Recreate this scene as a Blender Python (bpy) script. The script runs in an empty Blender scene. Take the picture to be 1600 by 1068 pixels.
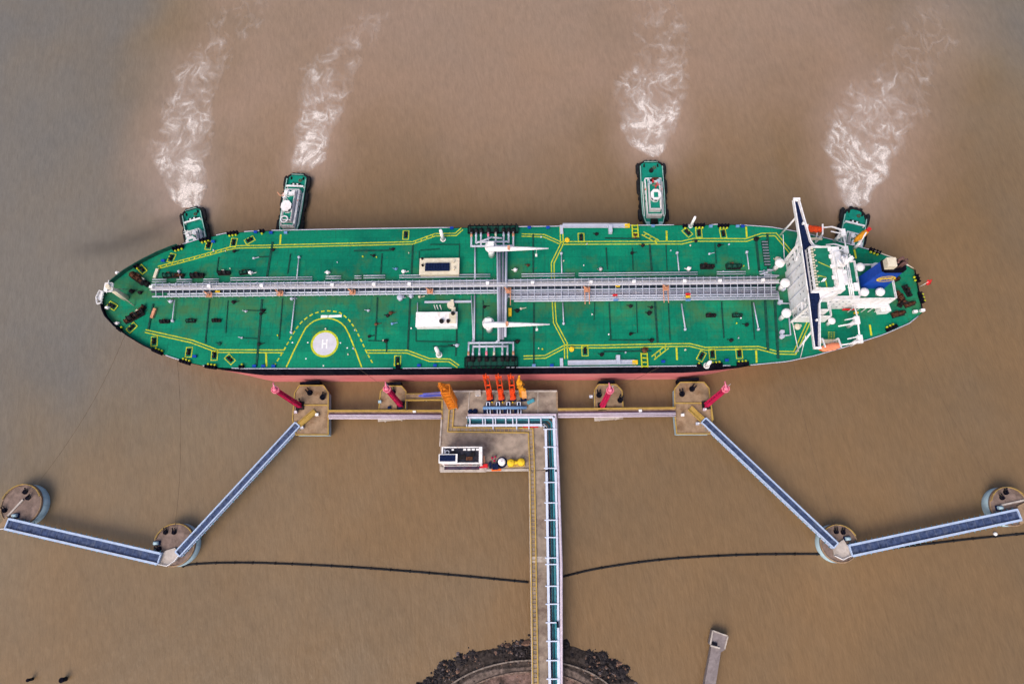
import bpy, bmesh, math, random
import numpy as np
from math import sin, cos, pi, radians, atan2, hypot, sqrt
from mathutils import Matrix, Vector
random.seed(7)
SC = bpy.context.scene
COL = SC.collection

# ------------------------------------------------------------------ camera, sky, sun, exposure
F_PX = 1067.0                                   # focal length of the drone lens for a 1600 px wide frame
NADIR = (825.0, 865.0)                          # where straight down falls in the frame
CAM_Z = 288.0
_n = Vector((NADIR[0] - 800, -(NADIR[1] - 534), -F_PX))
TILT = math.acos(F_PX / _n.length)
ROLL = atan2(NADIR[0] - 800, NADIR[1] - 534)
CAM_R = Matrix.Rotation(TILT, 3, 'X') @ Matrix.Rotation(-ROLL, 3, 'Z')
cam_d = bpy.data.cameras.new('camera')
cam_d.sensor_width = 36.0
cam_d.lens = F_PX / 1600 * 36.0
cam_d.clip_start = 1.0
cam_d.clip_end = 20000
cam = bpy.data.objects.new('camera', cam_d)
COL.objects.link(cam)
cam.matrix_world = Matrix.Translation((0, 0, CAM_Z)) @ CAM_R.to_4x4()
SC.camera = cam

SUN_EL, SUN_AZ = radians(50), radians(214)      # high sun behind thin cloud, from the shore side
world = bpy.data.worlds.new('World')
SC.world = world
world.use_nodes = True
wn = world.node_tree.nodes
wl = world.node_tree.links
bg = wn['Background']
sky = wn.new('ShaderNodeTexSky')
sky.sky_type = 'NISHITA'
sky.sun_disc = False
sky.sun_elevation = SUN_EL
sky.sun_rotation = SUN_AZ
sky.air_density = 1.0
sky.dust_density = 6.0
sky.ozone_density = 0.6
wl.new(sky.outputs[0], bg.inputs[0])
bg.inputs[1].default_value = 0.15
sun_d = bpy.data.lights.new('sun', 'SUN')
sun_d.energy = 0.9
sun_d.angle = radians(34)
sun_d.color = (1.0, 0.95, 0.88)
sun = bpy.data.objects.new('sun', sun_d)
COL.objects.link(sun)
sd = Vector((sin(SUN_AZ) * cos(SUN_EL), cos(SUN_AZ) * cos(SUN_EL), sin(SUN_EL)))
sun.rotation_euler = sd.to_track_quat('Z', 'Y').to_euler()
sun.location = (0, 0, 400)
SC.view_settings.view_transform = 'Standard'
SC.view_settings.look = 'None'
SC.view_settings.gamma = 1.0
SC.view_settings.use_curve_mapping = False
SC.view_settings.exposure = 0.25
SC.render.engine = 'CYCLES'

# ------------------------------------------------------------------ survey: photo measurement -> metres at a known height
def at(px, py, z=0.0):
    d = CAM_R @ Vector((px - 800, -(py - 534), -F_PX))
    t = (z - CAM_Z) / d.z
    return Vector((d.x * t, d.y * t, z))

DECK = 21.0                                     # tanker main deck above the water
SHIP_O = Vector((-92.674, 110.049, 0.0))
SHIP_A = radians(-4.004)
_ca, _sa = cos(SHIP_A), sin(SHIP_A)
def S(px, py, h=0.0):                           # ship's own axes: s aft, b across, height over deck
    w = at(px, py, DECK + h) - SHIP_O
    return (w.x * _ca + w.y * _sa, -w.x * _sa + w.y * _ca, DECK + h)
def S_world(s, b, z):
    return Vector((SHIP_O.x + s * _ca - b * _sa, SHIP_O.y + s * _sa + b * _ca, z))

# ------------------------------------------------------------------ materials
MATS = {}
def mat(name, col, rough=0.6, metal=0.0, var=0.12, scale=0.6, stain=None, stain_amt=0.0, stain_scale=0.15, bump=0.0, bump_scale=3.0, streak=(1, 1, 1), spec=0.12):
    if name in MATS: return MATS[name]
    m = bpy.data.materials.new(name)
    m.use_nodes = True
    nt = m.node_tree; N = nt.nodes; L = nt.links
    p = N['Principled BSDF']
    p.inputs['Roughness'].default_value = rough
    p.inputs['Metallic'].default_value = metal
    p.inputs['Specular IOR Level'].default_value = spec
    tc = N.new('ShaderNodeTexCoord')
    mp = N.new('ShaderNodeMapping'); mp.inputs['Scale'].default_value = streak
    L.new(tc.outputs['Object'], mp.inputs['Vector'])
    nz = N.new('ShaderNodeTexNoise'); nz.inputs['Scale'].default_value = scale; nz.inputs['Detail'].default_value = 6; nz.inputs['Roughness'].default_value = 0.6
    L.new(mp.outputs['Vector'], nz.inputs['Vector'])
    rp = N.new('ShaderNodeValToRGB')
    a = [max(0, c * (1 - 1.6 * var)) for c in col]; b = [min(1, c * (1 + 1.6 * var)) for c in col]
    rp.color_ramp.elements[0].position = 0.3; rp.color_ramp.elements[0].color = (*a, 1)
    rp.color_ramp.elements[1].position = 0.7; rp.color_ramp.elements[1].color = (*b, 1)
    L.new(nz.outputs['Fac'], rp.inputs['Fac'])
    out = rp.outputs['Color']
    if stain is not None:
        n2 = N.new('ShaderNodeTexNoise'); n2.inputs['Scale'].default_value = stain_scale; n2.inputs['Detail'].default_value = 8; n2.inputs['Roughness'].default_value = 0.68
        L.new(mp.outputs['Vector'], n2.inputs['Vector'])
        r2 = N.new('ShaderNodeValToRGB')
        r2.color_ramp.elements[0].position = 0.5; r2.color_ramp.elements[0].color = (0, 0, 0, 1)
        r2.color_ramp.elements[1].position = 0.68; r2.color_ramp.elements[1].color = (stain_amt,) * 3 + (1,)
        L.new(n2.outputs['Fac'], r2.inputs['Fac'])
        mx = N.new('ShaderNodeMixRGB'); mx.inputs[2].default_value = (*stain, 1)
        L.new(r2.outputs['Color'], mx.inputs[0]); L.new(out, mx.inputs[1])
        out = mx.outputs[0]
    L.new(out, p.inputs['Base Color'])
    if bump:
        n3 = N.new('ShaderNodeTexNoise'); n3.inputs['Scale'].default_value = bump_scale; n3.inputs['Detail'].default_value = 4
        L.new(tc.outputs['Object'], n3.inputs['Vector'])
        bp = N.new('ShaderNodeBump'); bp.inputs['Strength'].default_value = bump; bp.inputs['Distance'].default_value = 0.3
        L.new(n3.outputs['Fac'], bp.inputs['Height']); L.new(bp.outputs['Normal'], p.inputs['Normal'])
    MATS[name] = m
    return m

RUST = (0.16, 0.07, 0.03)
WHITE = mat('white_paint', (0.82, 0.81, 0.84), 0.45, var=0.05, stain=(0.5, 0.4, 0.32), stain_amt=0.5, stain_scale=0.5)
CREAM = mat('cream_paint', (0.66, 0.60, 0.48), 0.5, var=0.08, stain=(0.40, 0.28, 0.16), stain_amt=0.4, stain_scale=0.5)
PIPE = mat('pale_grey_pipe', (0.45, 0.48, 0.59), 0.4, var=0.08, stain=(0.32, 0.25, 0.2), stain_amt=0.35, stain_scale=0.3)
GAPSHADE = mat('slate_gap_shade', (0.035, 0.040, 0.075), 0.6, var=0.3)  # shade between the rack pipes, painted as near-black tubes
PIPE_D = mat('grey_pipe', (0.22, 0.23, 0.30), 0.45, var=0.12, stain=(0.2, 0.14, 0.1), stain_amt=0.4, stain_scale=0.3)
GRATE = mat('grey_grating', (0.22, 0.23, 0.28), 0.6, var=0.15)
LILAC = mat('lilac_pipe', (0.55, 0.48, 0.58), 0.45, var=0.08, stain=(0.35, 0.28, 0.25), stain_amt=0.3, stain_scale=0.4)
RACKW = mat('pale_blue_steel', (0.60, 0.66, 0.82), 0.4, var=0.06, stain=(0.4, 0.36, 0.34), stain_amt=0.2, stain_scale=0.6)
BRAIL = mat('pale_sky_blue_steel', (0.40, 0.50, 0.70), 0.45, var=0.08, stain=(0.3, 0.33, 0.4), stain_amt=0.4, stain_scale=0.5)
TEAL = mat('teal_pipe', (0.03, 0.17, 0.22), 0.4, var=0.15, stain=(0.05, 0.1, 0.1), stain_amt=0.4, stain_scale=0.4)
BLUE = mat('steel_blue_paint', (0.14, 0.27, 0.50), 0.4, var=0.1)
NAVY = mat('navy_grating', (0.010, 0.017, 0.055), 0.7, var=0.3, scale=1.5, spec=0.0)
BLACK = mat('black_paint', (0.007, 0.007, 0.013), 0.6, var=0.3, stain=(0.022, 0.02, 0.028), stain_amt=0.5, stain_scale=0.2, streak=(1, 1, .15), spec=0.0)
RUBBER = mat('black_rubber', (0.015, 0.015, 0.018), 0.8, var=0.3)
DARKST = mat('dark_machinery', (0.016, 0.017, 0.02), 0.7, var=0.4, stain=(.05, .022, .014), stain_amt=0.6, stain_scale=0.9, spec=0.02)
RUSTY = mat('rusty_machinery', (0.10, 0.04, 0.022), 0.8, var=0.5, scale=1.2, stain=(0.012, 0.012, 0.012), stain_amt=0.95, stain_scale=0.9)
RED_AF = mat('faded_red_antifouling', (0.56, 0.165, 0.175), 0.6, var=0.12, scale=0.15, stain=(0.60, 0.26, 0.25), stain_amt=0.7, stain_scale=0.12, streak=(.3, 1, 1))
YEL = mat('yellow_paint', (0.50, 0.52, 0.025), 0.6, var=0.18, scale=1.0, stain=(0.10, 0.26, 0.06), stain_amt=0.5, stain_scale=0.9)
YELS = mat('safety_yellow', (0.75, 0.50, 0.03), 0.5, var=0.1)
OCHRE = mat('ochre_rail_paint', (0.43, 0.285, 0.075), 0.6, var=0.15, stain=(0.3, 0.2, 0.1), stain_amt=0.4, stain_scale=0.6)
ORANGE = mat('orange_paint', (0.78, 0.14, 0.02), 0.45, var=0.1)
ORRED = mat('orange_red_paint', (0.70, 0.065, 0.012), 0.55, var=0.2, scale=.9, stain=(.22, .03, .02), stain_amt=.7, stain_scale=.7)
GANGO = mat('deep_orange_paint', (0.72, 0.22, 0.02), 0.5, var=0.15, stain=(0.3, 0.1, 0.02), stain_amt=0.5, stain_scale=0.6)
AMBER = mat('amber_paint', (0.76, 0.32, 0.02), 0.55, var=0.2, scale=.9, stain=(.35, .13, .03), stain_amt=.6, stain_scale=.7)
SALMON = mat('salmon_orange_paint', (0.58, 0.27, 0.16), 0.6, var=0.2, stain=(.3, .2, .16), stain_amt=.5, stain_scale=.8)
BRG = mat('blue_bridge_grating', (0.045, 0.068, 0.150), 0.6, var=0.35, scale=0.7, stain=(0.10, 0.115, 0.15), stain_amt=0.7, stain_scale=0.35)
PINK = mat('magenta_red_paint', (0.52, 0.012, 0.085), 0.55, var=0.2, scale=.8, stain=(.2, .02, .05), stain_amt=.6, stain_scale=.6)
PINKL = mat('pink_paint', (0.80, 0.20, 0.30), 0.45, var=0.08)
RED = mat('red_paint', (0.60, 0.025, 0.03), 0.5, var=0.1)
FBLUE = mat('funnel_blue', (0.010, 0.055, 0.36), 0.4, var=0.1)
GLASS = mat('dark_window_glass', (0.02, 0.03, 0.045), 0.12, var=0.2)
CONC = mat('stained_concrete', (0.30, 0.242, 0.20), 0.85, var=0.2, scale=0.25, stain=(0.14, 0.10, 0.085), stain_amt=0.9, stain_scale=0.13, bump=0.15)
CONCB = mat('brown_concrete', (0.29, 0.20, 0.13), 0.85, var=0.2, scale=0.3, stain=(0.17, 0.09, 0.045), stain_amt=0.8, stain_scale=0.22, bump=0.15)
CONCL = mat('pale_concrete', (0.46, 0.41, 0.38), 0.85, var=0.14, scale=0.4, stain=(0.24, 0.18, 0.14), stain_amt=0.8, stain_scale=0.3, bump=0.1)
CONCV = mat('grey_violet_concrete', (0.235, 0.20, 0.205), 0.85, var=0.12, scale=0.4, stain=(0.14, 0.115, 0.12), stain_amt=0.8, stain_scale=0.3, bump=0.1)
CYANC = mat('weathered_pale_blue_steel', (0.36, 0.50, 0.58), 0.6, var=0.12, stain=(0.22, 0.26, 0.28), stain_amt=0.5, stain_scale=0.3, streak=(1, 1, .2))
TUGG = mat('tug_green_deck', (0.006, 0.23, 0.165), 0.55, var=0.1, stain=(0.02, 0.12, 0.09), stain_amt=0.5, stain_scale=0.4)
SHIPG = mat('ship_green_paint', (0.008, 0.16, 0.10), 0.55, var=0.15, stain=(0.03, 0.10, 0.06), stain_amt=0.5, stain_scale=0.3)
DKG = mat('dark_green_paint', (0.008, 0.060, 0.045), 0.6, var=0.25, stain=(0.02, 0.03, 0.02), stain_amt=0.5, stain_scale=0.4)
HPAD = mat('helipad_grey_paint', (0.56, 0.55, 0.62), 0.65, var=0.05, stain=(0.45, 0.44, 0.5), stain_amt=0.5, stain_scale=0.5)
ROPE = mat('mooring_rope', (0.11, 0.075, 0.05), 0.9, var=0.2)

def deck_material():
    m = bpy.data.materials.new('weathered_green_deck'); m.use_nodes = True
    N = m.node_tree.nodes; L = m.node_tree.links; p = N['Principled BSDF']
    p.inputs['Roughness'].default_value = 0.6; p.inputs['Specular IOR Level'].default_value = 0.08
    tc = N.new('ShaderNodeTexCoord')
    def noise(sc, det, ro, vec=None):
        n = N.new('ShaderNodeTexNoise'); n.inputs['Scale'].default_value = sc; n.inputs['Detail'].default_value = det; n.inputs['Roughness'].default_value = ro
        L.new(vec or tc.outputs['Object'], n.inputs['Vector']); return n
    def ramp(src, stops):
        r = N.new('ShaderNodeValToRGB')
        while len(r.color_ramp.elements) < len(stops): r.color_ramp.elements.new(0.5)
        for e, (q, c) in zip(r.color_ramp.elements, stops): e.position = q; e.color = (*c, 1) if len(c) == 3 else c
        L.new(src, r.inputs['Fac']); return r
    def mix(f, a, b, kind='MIX'):
        x = N.new('ShaderNodeMixRGB'); x.blend_type = kind
        for i, v in ((0, f), (1, a), (2, b)):
            if isinstance(v, (int, float)): x.inputs[i].default_value = v
            elif isinstance(v, tuple): x.inputs[i].default_value = (*v, 1)
            else: L.new(v, x.inputs[i])
        return x.outputs[0]
    big = ramp(noise(0.045, 5, .6).outputs['Fac'], [(0.32, (0.002, 0.145, 0.092)), (0.52, (0.003, 0.190, 0.112)), (0.70, (0.005, 0.225, 0.124))])
    # plates: each deck plate has its own slight tone
    br = N.new('ShaderNodeTexBrick'); br.inputs['Scale'].default_value = 1.0
    br.inputs['Brick Width'].default_value = 12.0; br.inputs['Row Height'].default_value = 3.4; br.inputs['Mortar Size'].default_value = 0.06
    br.inputs['Color1'].default_value = (0.82, 0.84, 0.86, 1); br.inputs['Color2'].default_value = (1.12, 1.10, 1.08, 1); br.inputs['Mortar'].default_value = (0.6, 0.62, 0.62, 1)
    L.new(tc.outputs['Object'], br.inputs['Vector'])
    c = mix(0.75, big.outputs['Color'], br.outputs['Color'], 'MULTIPLY')
    b2 = N.new('ShaderNodeTexBrick'); b2.inputs['Scale'].default_value = 1.0; b2.inputs['Brick Width'].default_value = 31.0; b2.inputs['Row Height'].default_value = 15.5; b2.inputs['Mortar Size'].default_value = 0.0
    b2.inputs['Color1'].default_value = (0.74, 0.80, 0.84, 1); b2.inputs['Color2'].default_value = (1.12, 1.08, 1.04, 1); b2.inputs['Bias'].default_value = 0.35
    L.new(tc.outputs['Object'], b2.inputs['Vector']); c = mix(0.7, c, b2.outputs['Color'], 'MULTIPLY')
    fine = ramp(noise(1.1, 8, .75).outputs['Fac'], [(0.3, (0.80, 0.80, 0.80)), (0.7, (1.15, 1.15, 1.15))])
    c = mix(1.0, c, fine.outputs['Color'], 'MULTIPLY')
    # rust and yellowish wear, mostly beside the pipe rack and at the trays amidships
    sep = N.new('ShaderNodeSeparateXYZ'); L.new(tc.outputs['Object'], sep.inputs[0])
    ab = N.new('ShaderNodeMath'); ab.operation = 'ABSOLUTE'; L.new(sep.outputs['Y'], ab.inputs[0])
    near = N.new('ShaderNodeMapRange'); near.inputs[1].default_value = 5; near.inputs[2].default_value = 22; near.inputs[3].default_value = 0.19; near.inputs[4].default_value = 0.0
    L.new(ab.outputs[0], near.inputs[0])
    ad = N.new('ShaderNodeMath'); ad.operation = 'ADD'; L.new(near.outputs[0], ad.inputs[0]); L.new(noise(0.11, 10, .72).outputs['Fac'], ad.inputs[1])
    wear = ramp(ad.outputs[0], [(0.58, (0, 0, 0)), (0.80, (0.6, 0.6, 0.6))])
    c = mix(wear.outputs['Color'], c, (0.07, 0.13, 0.035))
    spots = ramp(noise(0.55, 6, .7).outputs['Fac'], [(0.62, (0, 0, 0)), (0.74, (0.75, 0.75, 0.75))])
    c = mix(spots.outputs['Color'], c, (0.07, 0.065, 0.035))
    sm = N.new('ShaderNodeMapping'); sm.inputs['Scale'].default_value = (1.5, 0.12, 1); L.new(tc.outputs['Object'], sm.inputs['Vector'])
    strk = ramp(noise(0.9, 6, .65, sm.outputs['Vector']).outputs['Fac'], [(0.54, (0, 0, 0)), (0.70, (0.55, 0.55, 0.55))])
    c = mix(strk.outputs['Color'], c, (0.008, 0.085, 0.065))
    L.new(c, p.inputs['Base Color'])
    return m
DECKM = deck_material()

# ------------------------------------------------------------------ mesh builder
class MB:
    def __init__(self): self.v = []; self.f = []; self.mi = []; self.cur = 0; self.sm = []
    def use(self, i): self.cur = i; return self
    def face(self, idx, smooth=False): self.f.append(tuple(idx)); self.mi.append(self.cur); self.sm.append(smooth)
    def box(self, c, d, rz=0.0, top=None):
        cx, cy, cz = c; hx, hy, hz = d[0] / 2, d[1] / 2, d[2] / 2
        k = top or 1.0; i0 = len(self.v); cr, sr = cos(rz), sin(rz)
        for z, q in ((-hz, 1.0), (hz, k)):
            for x, y in ((-hx, -hy), (hx, -hy), (hx, hy), (-hx, hy)):
                x *= q; y *= q
                self.v.append((cx + x * cr - y * sr, cy + x * sr + y * cr, cz + z))
        for q in ((3, 2, 1, 0), (4, 5, 6, 7), (0, 1, 5, 4), (1, 2, 6, 5), (2, 3, 7, 6), (3, 0, 4, 7)): self.face([i0 + a for a in q])
        return self
    def bar(self, a, b, w, h=None):             # square bar between two points
        a, b = Vector(a), Vector(b); h = h or w; d = (b - a)
        if d.length < 1e-6: return self
        d.normalize(); u = d.cross(Vector((0, 0, 1)))
        if u.length < 1e-3: u = Vector((1, 0, 0))
        u.normalize(); n = u.cross(d); i0 = len(self.v)
        for p in (a, b):
            for x, y in ((-1, -1), (1, -1), (1, 1), (-1, 1)): self.v.append(tuple(p + u * x * w / 2 + n * y * h / 2))
        for q in ((3, 2, 1, 0), (4, 5, 6, 7), (0, 1, 5, 4), (1, 2, 6, 5), (2, 3, 7, 6), (3, 0, 4, 7)): self.face([i0 + k for k in q])
        return self
    def tube(self, pts, r, n=8, cap=True):
        pts = [Vector(p) for p in pts]; rr = r if isinstance(r, (list, tuple)) else [r] * len(pts); i0 = len(self.v); up = None
        for i, p in enumerate(pts):
            d = (pts[min(i + 1, len(pts) - 1)] - pts[max(i - 1, 0)]).normalized()
            if up is None:
                up = Vector((0, 0, 1)) if abs(d.z) < 0.9 else Vector((1, 0, 0))
            u = d.cross(up)
            if u.length < 1e-4: u = d.orthogonal()
            u.normalize(); w = u.cross(d).normalized(); up = w
            for k in range(n):
                a = 2 * pi * k / n; self.v.append(tuple(p + (u * cos(a) + w * sin(a)) * rr[i]))
        for i in range(len(pts) - 1):
            for k in range(n):
                a = i0 + i * n + k; b = i0 + i * n + (k + 1) % n; self.face((a, b, b + n, a + n), True)
        if cap:
            self.face([i0 + k for k in range(n)][::-1]); e = i0 + (len(pts) - 1) * n; self.face([e + k for k in range(n)])
        return self
    def cyl(self, c, r, z0, z1, n=16, r2=None):
        return self.tube([(c[0], c[1], z0), (c[0], c[1], z1)], [r, r if r2 is None else r2], n)
    def ball(self, c, r, n=12, m=7, sz=1.0, half=False):
        i0 = len(self.v); lo = 0.0 if half else -pi / 2
        for j in range(m + 1):
            t = lo + (pi / 2 - lo) * j / m
            for k in range(n):
                a = 2 * pi * k / n; self.v.append((c[0] + r * cos(t) * cos(a), c[1] + r * cos(t) * sin(a), c[2] + r * sin(t) * sz))
        for j in range(m):
            for k in range(n):
                a = i0 + j * n + k; b = i0 + j * n + (k + 1) % n; self.face((a, b, b + n, a + n), True)
        return self
    def prism(self, poly, z0, z1, top=None, cap=True):       # polygon (x, y) list, counter-clockwise
        t = top or poly; n = len(poly); i0 = len(self.v)
        ar = sum(poly[i][0] * poly[(i + 1) % n][1] - poly[(i + 1) % n][0] * poly[i][1] for i in range(n))
        if ar < 0: poly = poly[::-1]; t = t[::-1]
        for x, y in poly: self.v.append((x, y, z0))
        for x, y in t: self.v.append((x, y, z1))
        for i in range(n):
            j = (i + 1) % n; self.face((i0 + i, i0 + j, i0 + n + j, i0 + n + i))
        if cap:
            self.face([i0 + i for i in range(n)][::-1]); self.face([i0 + n + i for i in range(n)])
        return self
    def sheet(self, poly, z):
        n = len(poly); i0 = len(self.v)
        ar = sum(poly[i][0] * poly[(i + 1) % n][1] - poly[(i + 1) % n][0] * poly[i][1] for i in range(n))
        if ar < 0: poly = poly[::-1]
        for x, y in poly: self.v.append((x, y, z))
        self.face([i0 + i for i in range(n)]); return self
    def ribbon(self, pts, w, z, closed=False, th=0.03):   # flat painted strip with mitred corners
        P = [Vector((p[0], p[1])) for p in pts]; n = len(P); i0 = len(self.v)
        for i in range(n):
            a = P[i - 1] if (i > 0 or closed) else None; b = P[(i + 1) % n] if (i < n - 1 or closed) else None
            d1 = (P[i] - a).normalized() if a is not None else None; d2 = (b - P[i]).normalized() if b is not None else None
            d1 = d1 or d2; d2 = d2 or d1
            t = (d1 + d2).normalized(); nn = Vector((-t.y, t.x)); c = max(0.4, nn.dot(Vector((-d2.y, d2.x))))
            for s in (-1, 1):
                q = P[i] + nn * s * w / 2 / c; self.v.append((q.x, q.y, z))
        for i in range(n if closed else n - 1):
            a = i0 + 2 * i; b = i0 + 2 * ((i + 1) % n); self.face((a, b, b + 1, a + 1)[::1])
        return self
    def ring(self, c, r0, r1, z, n=40):
        i0 = len(self.v)
        for k in range(n):
            a = 2 * pi * k / n
            for r in (r0, r1): self.v.append((c[0] + r * cos(a), c[1] + r * sin(a), z))
        for k in range(n):
            a = i0 + 2 * k; b = i0 + 2 * ((k + 1) % n); self.face((a, a + 1, b + 1, b))
        return self
    def torus(self, c, R, r, axis, n=14, m=8):
        ax = Vector(axis).normalized(); u = ax.orthogonal().normalized(); w = ax.cross(u)
        return self.tube([Vector(c) + (u * cos(2 * pi * k / n) + w * sin(2 * pi * k / n)) * R for k in range(n + 1)], r, m, cap=False)
    def rail(self, pts, h=1.1, r=0.06, post=2.5, bars=2):     # handrail along a path of base points
        pts = [Vector(p) for p in pts]
        for k in range(bars):
            z = h * (k + 1) / bars
            for a, b in zip(pts, pts[1:]): self.bar(a + Vector((0, 0, z)), b + Vector((0, 0, z)), 2 * r)
        for a, b in zip(pts, pts[1:]):
            n = max(1, int((b - a).length / post))
            for i in range(n + 1):
                q = a.lerp(b, i / n); self.bar(q, q + Vector((0, 0, h)), 2 * r)
        return self
    def lattice(self, base, top, w0, w1, leg, brace, bays):   # square lattice tower or boom
        base, top = Vector(base), Vector(top); d = (top - base).normalized()
        u = d.cross(Vector((0, 1, 0))); u = u.normalized() if u.length > .1 else Vector((1, 0, 0)); w = u.cross(d).normalized()
        def cn(t, k):
            ww = (w0 + (w1 - w0) * t) / 2; sx, sy = ((-1, -1), (1, -1), (1, 1), (-1, 1))[k % 4]
            return base.lerp(top, t) + u * sx * ww + w * sy * ww
        for k in range(4): self.bar(cn(0, k), cn(1, k), leg)
        for i in range(bays):
            t0, t1 = i / bays, (i + 1) / bays
            for k in range(4):
                self.bar(cn(t0, k), cn(t1, k + 1), brace) if i % 2 else self.bar(cn(t0, k + 1), cn(t1, k), brace)
                self.bar(cn(t1, k), cn(t1, k + 1), brace)
        return self
    def build(self, name, mats, parent=None, loc=None):
        me = bpy.data.meshes.new(name)
        v = self.v
        if loc is not None: v = [(a - loc[0], b - loc[1], c - loc[2]) for a, b, c in v]
        me.from_pydata([tuple(x) for x in v], [], self.f)
        for m in (mats if isinstance(mats, (list, tuple)) else [mats]): me.materials.append(m)
        me.polygons.foreach_set('material_index', self.mi); me.polygons.foreach_set('use_smooth', self.sm)
        me.update()
        o = bpy.data.objects.new(name, me); COL.objects.link(o)
        if loc is not None: o.location = loc
        if parent is not None: o.parent = parent
        return o

def tag(o, label=None, cat=None, group=None, kind=None):
    if label: o['label'] = label
    if cat: o['category'] = cat
    if group: o['group'] = group
    if kind: o['kind'] = kind
    return o
def thing(name, label, cat, loc=(0, 0, 0), rz=0.0, group=None):
    o = bpy.data.objects.new(name, None); COL.objects.link(o); o.location = loc; o.rotation_euler = (0, 0, rz)
    o.empty_display_size = 1.0
    return tag(o, label, cat, group)
def dup(o, loc=None, rz=None, label=None, parent=None):
    c = o.copy(); COL.objects.link(c)
    if parent is not None: c.parent = parent
    if loc is not None: c.location = loc
    if rz is not None: c.rotation_euler = (0, 0, rz)
    if label: c['label'] = label
    for ch in list(o.children): dup(ch, parent=c)
    return c
def xy(pts): return [(p[0], p[1]) for p in pts]
def offset_path(pts, d):
    P = [Vector((p[0], p[1])) for p in pts]; out = []
    for i, p in enumerate(P):
        d1 = (p - P[i - 1]).normalized() if i else (P[1] - p).normalized()
        d2 = (P[i + 1] - p).normalized() if i < len(P) - 1 else d1
        t = (d1 + d2).normalized(); nn = Vector((-t.y, t.x)); c = max(.4, nn.dot(Vector((-d2.y, d2.x))))
        q = p + nn * d / c; out.append((q.x, q.y))
    return out

# ------------------------------------------------------------------ noise on arrays (for foam and silt)
def _perm(seed):
    r = np.random.RandomState(seed); return r.permutation(256), r.rand(256) * 2 * pi
def perlin(x, y, seed=0):
    pr, an = _perm(seed); xi = np.floor(x).astype(int); yi = np.floor(y).astype(int); xf = x - xi; yf = y - yi
    def g(ix, iy, dx, dy):
        a = an[pr[(pr[ix & 255] + iy) & 255]]; return np.cos(a) * dx + np.sin(a) * dy
    u = xf ** 3 * (xf * (xf * 6 - 15) + 10); v = yf ** 3 * (yf * (yf * 6 - 15) + 10)
    a = g(xi, yi, xf, yf); b = g(xi + 1, yi, xf - 1, yf); c = g(xi, yi + 1, xf, yf - 1); d = g(xi + 1, yi + 1, xf - 1, yf - 1)
    return (a + u * (b - a)) * (1 - v) + (c + u * (d - c)) * v * 1.0
def fbm(x, y, seed=0, o=4):
    s = 0; a = 1.0
    for k in range(o): s = s + a * perlin(x * 2 ** k, y * 2 ** k, seed + k); a *= 0.5
    return s
def smooth(a, b, x):
    t = np.clip((x - a) / (b - a), 0, 1); return t * t * (3 - 2 * t)

# wakes: churned water pushed away by the four tugs; (left edge, right edge) pairs from the tug outwards, with strength
WAKES = [
 ('broad white churned wake behind the leftmost tug, widest near its stern', [((286, 325), (314, 324), 1.15), ((262, 306), (321, 305), 1.15), ((246, 272), (326, 272), 1.0), ((236, 235), (330, 238), .86), ((246, 190), (334, 190), .7), ((262, 150), (336, 150), .62), ((262, 112), (350, 112), .46), ((300, 80), (378, 72), .38), ((320, 45), (408, 45), .25), ((335, 12), (440, 12), .13), ((350, -40), (460, -40), .0)]),
 ('narrow white wake behind the second tug from the left', [((455, 268), (482, 268), .85), ((456, 250), (506, 250), 1.08), ((461, 215), (524, 215), .92), ((463, 180), (536, 180), .76), ((464, 140), (552, 140), .62), ((474, 105), (566, 105), .5), ((500, 75), (582, 70), .4), ((530, 45), (600, 42), .25), ((560, 15), (630, 12), .12), ((580, -25), (650, -25), .0)]),
 ('white fan shaped wake behind the tug with the red mast', [((1012, 246), (1028, 246), .9), ((992, 232), (1040, 232), 1.05), ((972, 200), (1060, 200), 1.0), ((960, 165), (1072, 165), .88), ((962, 130), (1074, 130), .64), ((972, 95), (1078, 95), .48), ((980, 60), (1084, 60), .38), ((985, 25), (1078, 25), .24), ((975, 0), (1070, 0), .13), ((970, -35), (1060, -35), .0)]),
 ('white wake behind the tug at the tanker stern, drifting right', [((1322, 324), (1352, 324), 1.05), ((1310, 305), (1366, 305), 1.12), ((1302, 275), (1388, 275), 1.05), ((1294, 240), (1410, 240), .92), ((1284, 200), (1428, 200), .78), ((1288, 172), (1444, 165), .66), ((1318, 140), (1462, 130), .46), ((1350, 105), (1486, 95), .34), ((1375, 65), (1500, 60), .24), ((1385, 25), (1500, 20), .14), ((1390, -20), (1500, -20), .0)]),
]
def wake_frame(rows):                                        # resample the outline in metres
    L = [at(*r[0]) for r in rows]; R = [at(*r[1]) for r in rows]; st = [r[2] for r in rows]
    C = [(a + b) / 2 for a, b in zip(L, R)]; ds = [0]
    for a, b in zip(C, C[1:]): ds.append(ds[-1] + (b - a).length)
    return np.array([[p.x, p.y] for p in L]), np.array([[p.x, p.y] for p in R]), np.array(ds), np.array(st)
WF = [wake_frame(r) for _, r in WAKES]

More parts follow.
